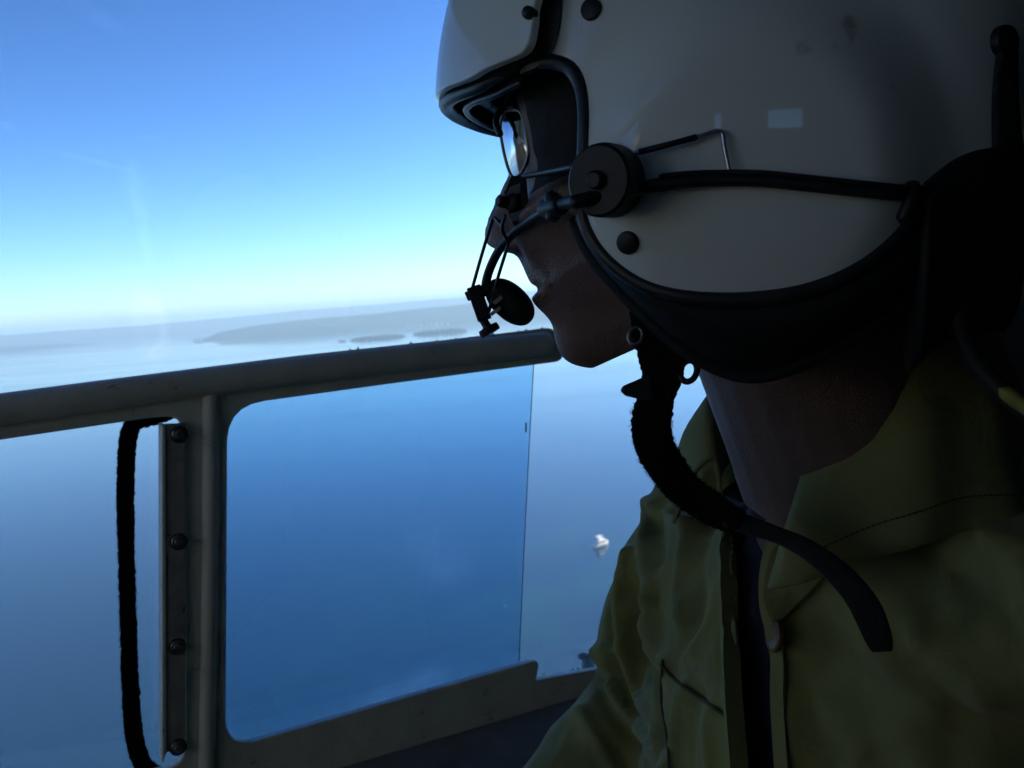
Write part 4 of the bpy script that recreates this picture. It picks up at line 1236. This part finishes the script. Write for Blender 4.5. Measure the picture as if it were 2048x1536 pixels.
# ---- head: rows along the profile traced in the picture
prof_px = [  # px, py, nose half-width, drop to the face beside it, cheek spread
    (1052, 130, .020, .003, 1.00), (1036, 180, .020, .003, 1.00), (1020, 240, .018, .004, 1.0), (1013, 290, .014, .007, 1.0), (1019, 338, .009, .007, 1.0), (1003, 376, .010, .013, 1.0),
    (986, 410, .011, .019, 1.0), (975, 436, .012, .023, 1.0), (968, 458, .014, .027, 1.0), (967, 474, .016, .028, 1.0), (973, 488, .018, .026, 1.0), (986, 497, .019, .022, 1.0), (1008, 504, .018, .014, 1.0),
    (1031, 509, .012, .005, 1.0), (1042, 522, .012, .003, 0.98), (1053, 545, .016, .004, 0.97), (1058, 558, .020, .007, 0.96), (1067, 569, .024, .008, 0.95), (1102, 580, .026, .000, 0.94), (1070, 587, .022, .008, 0.93),
    (1065, 600, .020, .007, 0.92), (1079, 617, .016, .005, 0.90), (1098, 634, .014, .002, 0.88), (1107, 652, .014, .003, 0.86), (1110, 678, .015, .005, 0.82), (1124, 710, .015, .005, 0.78), (1148, 727, .014, .004, 0.74), (1184, 735, .012, .003, 0.70)]
rows_h = []
nrow = len(prof_px)
zt, zb_ = SAG(1052, 130)[1], 0.036
for i, (x, y, nw, drop, ck) in enumerate(prof_px):
    f_, z_ = SAG(x, y)
    B = f_ - drop
    k = i / (nrow - 1)
    zs = zt + (zb_ - zt) * k
    lo = sstep(0.62, 1.0, k)                       # jaw tapers below the mouth
    cheek = 0.004 * math.exp(-((k - 0.45) / 0.18) ** 2)
    Bm = min(B, 0.112 - 0.0 * k)
    pts = np.array([[f_, 0, z_], [f_ - drop * 0.30, nw * 0.55, z_], [B - 0.001, nw, z_ * 0.9 + zs * 0.1],
                    [Bm - 0.004 + cheek - 0.010 * lo, (0.031 - 0.006 * lo) * ck, z_ * 0.7 + zs * 0.3],
                    [Bm - 0.013 + cheek - 0.018 * lo, (0.047 - 0.010 * lo) * ck, z_ * 0.45 + zs * 0.55],
                    [Bm - 0.036 - 0.012 * lo, (0.062 - 0.006 * lo) * ck, z_ * 0.2 + zs * 0.8],
                    [0.005, 0.069 * (0.9 + 0.1 * ck), zs], [-0.055, 0.066, zs], [-0.085, 0.036, zs], [-0.092, 0, zs]])
    c = crom_u(pts, 44)
    rows_h.append(np.vstack([c, (c * np.array([1, -1, 1]))[-2:0:-1]]))
rows_h = np.array(rows_h)
# denser rows by spline along the profile
rows_h = np.stack([crom_u(rows_h[:, j], 136) for j in range(rows_h.shape[1])], 1)
# dark sheet over brow and temple, standing in for the shade there
def shade_patch(r0, r1, cols, grow):
    q = rows_h[r0:r1][:, cols].copy(); q[:, :, 0] *= 1.03; q[:, :, 1] *= grow
    return grid(hl_arr(q))
r_temple = int(np.argmax(rows_h[:, 26, 2] < 0.102)); r_brow = int(np.argmax(rows_h[:, 0, 2] < SAG(1013, 280)[1]))
vv, ff = merge(shade_patch(0, r_brow, np.r_[62:86, 0:25], 1.10), shade_patch(0, r_temple, np.r_[20:40], 1.13), shade_patch(0, r_temple, np.r_[47:67], 1.13))
bpo = link('brow_shade_sheet', vv, ff, M['foam'], helmet)
hv_, hf_ = grid(hl_arr(rows_h), cv=True)
m_ = rows_h.shape[1]
hf_.append(tuple(range(m_ - 1, -1, -1))); hf_.append(tuple(range(len(hv_) - m_, len(hv_))))

SHR = NK + AX * 0.160 + np.array([0, 0, -0.075]); SHL = NK - AX * 0.175 - NX * 0.055 + np.array([0, 0, -0.035])
def arm_path(sgn, pts):
    return crom(pts, 24)
armR = crom([P(1444, 990, .68), P(1394, 1110, .69), P(1334, 1235, .70), P(1322, 1310, .70), P(1318, 1375, .70), P(1284, 1450, .70), P(1206, 1550, .69), P(1120, 1690, .67)], 32)
elR = armR[-1]
wrR = elR + NX * 0.20 + np.array([0.02, -0.03, -0.13])
armL = crom([SHL, SHL - AX * 0.03 + np.array([0, 0, -0.12]), SHL - AX * 0.04 - NX * 0.03 + np.array([0, 0, -0.27])], 20)
elL = armL[-1]; wrL = elL + NX * 0.20 + AX * 0.05 + np.array([0, 0, -0.11])
hipR, hipL = CH + AX * 0.09 + np.array([0, 0, -0.64]), CH - AX * 0.09 + np.array([0, 0, -0.64])
kneeR, kneeL = hipR + NX * 0.43 + AX * 0.06 + np.array([0, 0, 0.02]), hipL + NX * 0.43 - AX * 0.06 + np.array([0, 0, 0.02])

def hand(w, fwd, out, side):
    up = unit(np.cross(out, fwd)) * side
    parts = [box(w + fwd * 0.045 - up * 0.0, fwd * 0.045, out * 0.040, up * 0.012)]
    for k, (o_, ln) in enumerate(((-0.030, 0.062), (-0.010, 0.078), (0.010, 0.086), (0.030, 0.074))):
        b0 = w + fwd * 0.085 + out * o_ * 1.0
        parts.append(capsule(crom([b0, b0 + fwd * ln * 0.5 + up * 0.004, b0 + fwd * ln * 0.95 - up * 0.012], 10), np.linspace(0.0090, 0.0072, 10), 10))
    b0 = w + fwd * 0.025 + out * 0.036
    parts.append(capsule(crom([b0, b0 + out * 0.025 + fwd * 0.022, b0 + out * 0.032 + fwd * 0.058], 10), np.linspace(0.0115, 0.0085, 10), 10))
    return parts

skull = ball(hl_arr(np.array([-0.008, 0, 0.142])), (0.096, 0.072, 0.100), np.array([FH, LH, ZH]), 28, 18)
neck = capsule(crom([hl_arr(np.array([-0.012, 0, 0.075])), np.array([0.152, 0.487, 0.005]), np.array([0.172, 0.507, -0.045]), NK + np.array([0.012, 0.015, -0.06])], 20), np.interp(np.linspace(0, 1, 20), [0, 0.6, 1], [0.054, 0.053, 0.042]), 24)
scm = [capsule(crom([hl_arr(np.array([-0.030, 0.052, 0.060])), np.array([0.150, 0.452, 0.000]), NK + NX * 0.046 - AX * 0.016 + [0, 0, 0.012]], 14), np.linspace(0.010, 0.008, 14), 12),
       ball(NK + NX * 0.046 + AX * 0.004 + [-0.004, 0, 0.045], (0.010, 0.010, 0.014), BAS, 14, 10)]
torso = [ball(CH + AX * 0.022 + [0, 0, -0.24], (0.122, 0.070, 0.18), BAS, 28, 18), ball(CH + AX * 0.02 + [0, 0, -0.46], (0.118, 0.078, 0.20), BAS, 28, 18),
         capsule([NK + AX * 0.03 + [0, 0, -0.06], SHR], 0.034), capsule([NK - AX * 0.03 + [0, 0, -0.06], SHL], 0.028), capsule([NK + [0.015, 0.018, -0.04], CH + [0, 0, -0.2]], 0.046)]
limbs = [capsule(armR, 0.034), capsule([elR, wrR], [0.034, 0.024]), capsule(armL, 0.036), capsule([elL, wrL], [0.034, 0.024])]          # the legs are wholly inside the trousers
fR, fL = unit(wrR - elR), unit(wrL - elL)
hands = hand(wrR, fR, unit(np.cross(fR, [0, 0, 1.0])), 1) + hand(wrL, fL, -unit(np.cross(fL, [0, 0, 1.0])), -1)
person = thing('person', CH + [0, 0, -0.72], 'crew member in a yellow work shirt and helmet gazing out of the helicopter door', 'person')
v, f = remesh([(hv_, hf_), skull, neck] + scm + torso + limbs + hands, 0.0017, 2, 0.4)
link('body', v, f, M['skin'], person)

# eyes behind the glasses, lids shut in by shadow
for s in (1, -1):
    h = np.array([0.094, 0.031 * s, SAG(1020, 305)[1]])
    link('eye', *ball(hl_arr(h), 0.0118, seg=16, rings=10), pmat('eye_white', (0.6, 0.58, 0.55), 0.2), person)
hairv, hairf = ball(hl_arr(np.array([-0.014, 0, 0.118])), (0.101, 0.0775, 0.108), np.array([FH, LH, ZH]), 32, 20)
hh = to_head(hairv)
keep = (hh[:, 0] < 0.035)
hairv = np.where(keep[:, None], hairv, hl_arr(np.stack([np.minimum(hh[:, 0], 0.035), hh[:, 1] * 0.96, hh[:, 2]], 1)))
link('hair', hairv, hairf, M['hair'], person)

# ---- undershirt
tv, tf = remesh([ball(CH + AX * 0.022 + [0, 0, -0.24], (0.138, 0.084, 0.20), BAS, 32, 20), ball(CH + AX * 0.02 + [0, 0, -0.46], (0.130, 0.094, 0.21), BAS, 32, 20),
                 capsule([NK + AX * 0.02 + [0.01, 0.01, -0.075], SHR - AX * 0.02], 0.040), capsule([NK - AX * 0.02 + [0.01, 0.01, -0.075], SHL + AX * 0.04], 0.032), capsule([NK + [0.010, 0.010, -0.050], CH + [0, 0, -0.2]], 0.063)], 0.005, 14, 0.6)
link('undershirt', tv, tf, M['tee'], person)
nkr = [NK + np.array([0.004, 0, 0]) + NX * 0.063 * math.cos(t) - AX * 0.063 * math.sin(t) + np.array([0, 0, 0.006 - 0.014 * math.cos(t)]) for t in np.linspace(0, 2 * math.pi, 50)]
link('neckband', *tube(np.array(nkr), 0.0055, 10, cap=False, flat=0.7), M['tee'], person)

# ---- shirt: one loose surface with pressed-in folds, opened down the front
sv, sf = remesh([ball(CH + AX * 0.022 + [0, 0, -0.25], (0.162, 0.104, 0.21), BAS, 36, 24), ball(CH + AX * 0.02 + [0, 0, -0.47], (0.155, 0.118, 0.22), BAS, 36, 24),
                 capsule([NK + AX * 0.03 + [0, 0.0, -0.062], SHR + [0, 0, 0.0]], 0.046, 24), capsule([NK - AX * 0.03 + [0, 0, -0.062], SHL], 0.052, 24), capsule([NK + [0.012, 0.015, -0.055], CH + [0, 0, -0.2]], 0.076, 24), capsule([NK + [0.008, 0.002, -0.050], NK + [0.02, 0.0, -0.12]], 0.072, 24),
                 capsule(armR, np.linspace(0.047, 0.047, 32), 24), capsule([elR, elR * 0.35 + wrR * 0.65], [0.047, 0.040], 24), capsule(armL, 0.052, 24), capsule([elL, elL * 0.35 + wrL * 0.65], [0.047, 0.040], 24)], 0.0036, 16, 0.6)

def project(v):
    return 1024 + v[:, 0] / v[:, 1] * F, 768 - v[:, 2] / v[:, 1] * F

def in_poly(px, py, poly):
    poly = np.asarray(poly, float); n = len(poly); ins = np.zeros(px.shape, bool)
    j = n - 1
    for i in range(n):
        xi, yi = poly[i]; xj, yj = poly[j]
        c = ((yi > py) != (yj > py)) & (px < (xj - xi) * (py - yi) / (yj - yi + 1e-12) + xi)
        ins ^= c; j = i
    return ins

def vnormals(v, f):
    me = bpy.data.meshes.new('t'); me.from_pydata(v.tolist(), [], f); me.update()
    bm = bmesh.new(); bm.from_mesh(me); bmesh.ops.recalc_face_normals(bm, faces=bm.faces); bm.normal_update()
    n = np.array([q.normal[:] for q in bm.verts]); bm.free(); bpy.data.meshes.remove(me)
    return n

from mathutils.bvhtree import BVHTree
def caster(v, f):
    t = BVHTree.FromPolygons([tuple(q) for q in v], f)
    def cast(px, py, back=None):
        r = unit(ray(px, py))
        h = t.ray_cast(Vector((0, 0, 0)), Vector(r))
        if h[0] is None:
            h = t.find_nearest(Vector(ray(px, py) * (back or 0.6)))
        return np.array(h[0])
    return cast

sn = vnormals(sv, sf)
near_side = np.einsum('ij,ij->i', sn, -unit(sv)) > -0.15
cast0 = caster(sv, sf)
def seg_dist(v, line):
    d = np.full(len(v), 1e9)
    for a, b in zip(line[:-1], line[1:]):
        ab = b - a; t = np.clip((v - a) @ ab / (ab @ ab + 1e-12), 0, 1)
        d = np.minimum(d, np.linalg.norm(v - (a + t[:, None] * ab), axis=1))
    return d
disp = np.zeros(len(sv))
folds = [  # polyline in the picture, half width (m), height (m, + ridge, - valley)
    ([(1312, 950), (1296, 1020), (1286, 1094), (1296, 1140), (1316, 1170), (1326, 1240), (1324, 1314)], .0050, .0075),
    ([(1330, 985), (1318, 1060), (1322, 1120)], .006, -.006),
    ([(1258, 1105), (1246, 1170), (1243, 1240), (1250, 1305), (1278, 1390), (1330, 1490), (1360, 1560)], .0050, .0080),
    ([(1276, 1130), (1268, 1200), (1280, 1270), (1300, 1340)], .0065, -.007),
    ([(1196, 1215), (1188, 1262), (1206, 1330), (1240, 1400), (1300, 1480), (1345, 1560)], .0045, .0070),
    ([(1222, 1200), (1218, 1280), (1245, 1370), (1310, 1470)], .0055, -.0075),
    ([(1186, 1330), (1205, 1400), (1260, 1470), (1310, 1560)], .0045, -.0080),
    ([(1160, 1425), (1190, 1470), (1230, 1540)], .006, .006),
    ([(1410, 960), (1392, 1040), (1372, 1110), (1364, 1180), (1366, 1240)], .0050, .0055),
    ([(1440, 1010), (1405, 1100), (1395, 1170), (1385, 1260), (1350, 1330)], .0060, -.0045),
    ([(1455, 1080), (1436, 1160), (1420, 1240), (1382, 1300), (1330, 1330)], .0045, .0045),
    ([(1470, 1180), (1448, 1260), (1440, 1340)], .005, -.004),
    ([(1375, 1370), (1362, 1440), (1356, 1540)], .004, .004), ([(1400, 1385), (1392, 1460), (1390, 1540)], .004, -.0035), ([(1430, 1400), (1424, 1470), (1430, 1540)], .004, .0035),
    ([(1325, 1310), (1322, 1400), (1335, 1470), (1340, 1560)], .0035, -.0060),
    ([(1640, 1120), (1700, 1200), (1760, 1290), (1850, 1400)], .010, .006), ([(1600, 1250), (1680, 1330), (1760, 1450), (1800, 1560)], .012, -.006),
    ([(1570, 1360), (1590, 1450), (1580, 1560)], .008, .004), ([(1620, 1420), (1660, 1500), (1660, 1580)], .008, -.004), ([(1750, 1180), (1850, 1280), (1960, 1380)], .011, .006),
    ([(1850, 1080), (1950, 1160), (2040, 1260)], .012, -.007), ([(1900, 1030), (2000, 1100), (2100, 1200)], .010, .006), ([(1700, 1350), (1800, 1480), (1850, 1580)], .010, .005)]
for line, wd, ht in folds:
    pts = np.array([cast0(x, y) for x, y in crom(np.array(line, float), 14)])
    d = seg_dist(sv, pts)
    disp += ht * np.exp(-(d / wd) ** 2) * near_side
# soft random crumple
def vnoise(p, seed, fr):
    r = np.random.default_rng(seed); s = 0
    for k in range(9):
        d = unit(r.standard_normal(3)); s = s + np.sin(p @ d * fr * (0.6 + 0.9 * r.random()) + 6.28 * r.random())
    return s / 9
disp += 0.0050 * vnoise(sv, 3, 60) + 0.0022 * vnoise(sv, 5, 150) + 0.0030 * (0.25 - np.abs(vnoise(sv * np.array([1, 1, 0.45]), 9, 210)))
# breast pocket stands proud of the cloth
ppx, ppy = project(sv)
pocket = [(1338, 1360), (1474, 1452), (1470, 1560), (1460, 1800), (1335, 1800), (1332, 1480)]
pk = in_poly(ppx, ppy, pocket) & near_side
disp += 0.0022 * pk
sv2 = sv + sn * disp[:, None]
# front opening
opening = [(1440, 700), (1470, 860), (1462, 1000), (1456, 1060), (1462, 1200), (1470, 1380), (1484, 1540), (1500, 2400), (1572, 2400), (1556, 1540), (1548, 1400), (1548, 1300), (1538, 1240), (1526, 1180), (1530, 1130), (1550, 1070), (1600, 985), (1680, 870), (1760, 760), (1760, 700)]
nfront = (sv2 - CH) @ NX
ppx, ppy = project(sv2)
cut = in_poly(ppx, ppy, opening) & (nfront > -0.02) & near_side
kf = [q for q in sf if not all(cut[i] for i in q)]
used = sorted({i for q in kf for i in q}); mp = {o: k for k, o in enumerate(used)}
shirt = link('shirt', sv2[used], [tuple(mp[i] for i in q) for q in kf], M['shirt'], person)
sd_ = shirt.modifiers.new('thick', 'SOLIDIFY'); sd_.thickness = 0.0016; sd_.offset = -1
castS = caster(sv2, sf)

def on_shirt(pts, lift, n):
    c = crom(np.array(pts, float), n)
    raw = np.array([castS(x, y, 0.52) for x, y in c])
    # smooth the depth so that hems run evenly
    dd = raw[:, 1].copy()
    for _ in range(2): dd[1:-1] = (dd[:-2] + dd[1:-1] * 2 + dd[2:]) / 4
    out_ = np.array([ray(x, y) for x, y in c]) * dd[:, None]
    return out_ - unit(out_) * lift

def hem(name, pts, width, lift, nrm, mat, parent, thick=0.0026, n=60):
    p = on_shirt(pts, lift, n)
    return link(name, *ribbon(p, width, np.broadcast_to(unit(np.asarray(nrm, float)), p.shape), thick, across=7), mat, parent, sharp=50)
edgeR = [(1452, 1010), (1452, 1080), (1457, 1200), (1464, 1370), (1476, 1530), (1490, 1700)]
hem('placket', edgeR, 0.0105, 0.006, -NX * 0.2 + np.array([0.1, -1, 0.1]), M['shirt'], shirt)
edgeL = [(1560, 1062), (1544, 1100), (1534, 1150), (1534, 1210), (1545, 1260), (1556, 1320), (1556, 1400), (1564, 1530), (1576, 1700)]
hem('placket', edgeL, 0.0075, 0.003, np.array([-0.75, -0.7, 0.1]), M['shirt'], shirt)

def seam(pts, parent, lift=0.0016, r=0.0007, n=40, dash=False):
    p = on_shirt(pts, lift, n)
    if not dash:
        return link('seam', *tube(p, r, 6), M['thread'], parent)
    return link('seam', *merge(*[tube(p[i:i + 2], r, 6) for i in range(0, n - 1, 2)]), M['thread'], parent)
seam([(1322, 1330), (1350, 1360), (1400, 1395), (1448, 1430), (1484, 1456)], shirt, r=0.0011)
seam([(1470, 1450), (1472, 1490), (1462, 1560)], shirt, r=0.0009)
seam([(1324, 1320), (1322, 1400), (1334, 1480), (1340, 1570)], shirt, r=0.0008)

# button at the opening's edge
bc = castS(1562, 1270, 0.48); bc = ray(1553, 1268) * (bc[1] - 0.003)
bn = unit(np.array([-0.985, -0.14, 0.08]))
bt = link('button', *lathe([(0.0005, 0), (0.0088, 0), (0.0092, 0.0012), (0.0090, 0.0024), (0.0078, 0.0030), (0.0068, 0.0022), (0.0005, 0.0020)], bc, bn, 28), M['button'], shirt, sharp=50)
tag(bt, 'glossy brown shirt button')

# collar: a stand round the neck folding over into a leaf
def ring_pt(th, R, z):
    return NK + R * (math.cos(th) * NX + math.sin(th) * (-AX)) + np.array([0, 0, z])
crow_ = []
NT = 100
for i in range(NT):
    u = i / (NT - 1)
    # each row starts at its own angle on the left front: the front edge slants from the leaf's point up to the stand
    row = []
    for kind, th0, th1 in (('in', 34, 332), ('mid', 36, 330), ('top', 39, 326), ('fold', 37, 326), ('leafmid', 35, 330), ('leaf', 31, 334)):
        dg = th0 + (th1 - th0) * u
        th = math.radians(dg); s_ = dg if dg <= 180 else dg - 360
        a_ = abs(s_); side = float(sstep(18, 85, a_)); left = s_ > 0
        ztop = (0.018 + 0.078 * side * (1 - 0.35 * float(sstep(110, 170, a_))) if left else 0.012 + 0.056 * side) + 0.003 * math.sin(dg * 0.13)
        Rt = 0.069 + 0.003 * math.sin(dg * 0.11)
        Ro = 0.100 + (0.008 if left else -0.012) * (1 - side) + 0.003 * math.sin(dg * 0.21)
        zo = -0.022 + 0.030 * side + (-0.014 if left else 0.004)
        row.append({'in': ring_pt(th, Rt - 0.004, ztop - 0.045), 'mid': ring_pt(th, Rt - 0.004, ztop - 0.02), 'top': ring_pt(th, Rt, ztop), 'fold': ring_pt(th, Rt + 0.005, ztop + 0.001),
                    'leafmid': ring_pt(th, Rt * 0.45 + Ro * 0.55 + 0.004, ztop * 0.5 + zo * 0.5 + 0.006), 'leaf': ring_pt(th, Ro, zo)}[kind])
    crow_.append(row)
crow_ = np.array(crow_)
crow_ = np.stack([crom(crow_[i], 22) for i in range(len(crow_))])
nn_ = vnoise(crow_.reshape(-1, 3), 17, 130).reshape(crow_.shape[:2])
crow_ = crow_ + (crow_ - NK) * (0.035 * nn_ * np.linspace(0.1, 1, 22)[None, :])[..., None]
vv, ff = grid(crow_)
collar = link('collar', vv, ff, M['shirt'], shirt)
sd_ = collar.modifiers.new('thick', 'SOLIDIFY'); sd_.thickness = 0.0022
# stitches along the leaf's edge
st_line = crow_[:, 19] + (crow_[:, 19] - NK) * 0.012
stv = []
for off in (0.0, 0.0045):
    fine = crom(st_line[4:70] + unit(NK - st_line[4:70]) * off + np.array([0, 0, off * 0.4]), 280)
    for i in range(0, 279, 2):
        stv.append(tube(fine[i:i + 2], 0.00042, 5))
tag(link('collar_stitching', *merge(*stv), M['thread'], collar), None, kind='stuff')

# turned facing of the shirt front below the collar point
fac = [(1548, 1085), (1600, 1092), (1660, 1118), (1650, 1150), (1612, 1190), (1575, 1222), (1546, 1250), (1530, 1222), (1524, 1180), (1532, 1130)]
pl = crom(np.array(fac, float), 50, closed=True); cen = pl.mean(0)
rows_f = []
for t in (1.0, 0.92, 0.75, 0.5, 0.25, 0.03):
    pp = cen + (pl - cen) * t
    row = []
    for x, y in pp:
        h = castS(x, y, 0.47); row.append(ray(x, y) * (min(h[1], 0.485) - 0.004 - 0.005 * (1 - t)))
    rows_f.append(row)
rows_f = np.array(rows_f)
for _ in range(8):
    rows_f[0] = (np.roll(rows_f[0], 1, 0) + rows_f[0] * 2 + np.roll(rows_f[0], -1, 0)) / 4
    rows_f[1] = (np.roll(rows_f[1], 1, 0) + rows_f[1] * 2 + np.roll(rows_f[1], -1, 0)) / 4
    rows_f[2] = (np.roll(rows_f[2], 1, 0) + rows_f[2] * 2 + np.roll(rows_f[2], -1, 0)) / 4
vv, ff = grid(rows_f, cv=True); ff.append(tuple(range(len(vv) - 50, len(vv))))
fo = link('lapel', vv, ff, M['shirt'], shirt)
sd_ = fo.modifiers.new('thick', 'SOLIDIFY'); sd_.thickness = 0.0018; sd_.offset = 1

# ---- trousers and boots, below the picture
trv, trf = remesh([capsule([hipR, kneeR], [0.082, 0.062]), capsule([hipL, kneeL], [0.082, 0.062]), capsule([kneeR, kneeR + [0.02, 0, -0.36]], [0.060, 0.050]), capsule([kneeL, kneeL + [0.02, 0, -0.36]], [0.060, 0.050]),
                   ball(CH + [0, 0, -0.60], (0.165, 0.125, 0.10), BAS)], 0.007, 8, 0.5)
link('trousers', trv, trf, M['trousers'], person)
for kn in (kneeR, kneeL):
    an = kn + np.array([0.02, 0, -0.42])
    bv, bf = remesh([capsule([an + [0, 0, 0.05], an + [0, 0, -0.03]], 0.046), capsule([an + [0, 0, -0.035], an + NX * 0.14 + [0, 0, -0.045]], 0.038)], 0.005, 6)
    link('boot', bv, bf, M['foam'], person)

# ---- seat
seat = thing('crew_seat', CH + [0, 0, -1.14], 'dark fabric crew seat under the person', 'seat')
link('cushion', *box(CH + NX * 0.10 + np.array([0, 0, -0.775]), NX * 0.25, AX * 0.24, np.array([0, 0, 0.05])), M['seat'], seat, bevel=0.03)
link('backrest', *box(CH - NX * 0.20 + np.array([0, 0, -0.45]), NX * 0.04, AX * 0.22, np.array([0, 0, 0.34])), M['seat'], seat, bevel=0.03)
link('pedestal', *box(CH + NX * 0.08 + np.array([0, 0, -0.985]), NX * 0.18, AX * 0.18, np.array([0, 0, 0.158])), M['panel'], seat, bevel=0.01)

for o in bpy.data.objects:
    if '_base' in o: del o['_base']
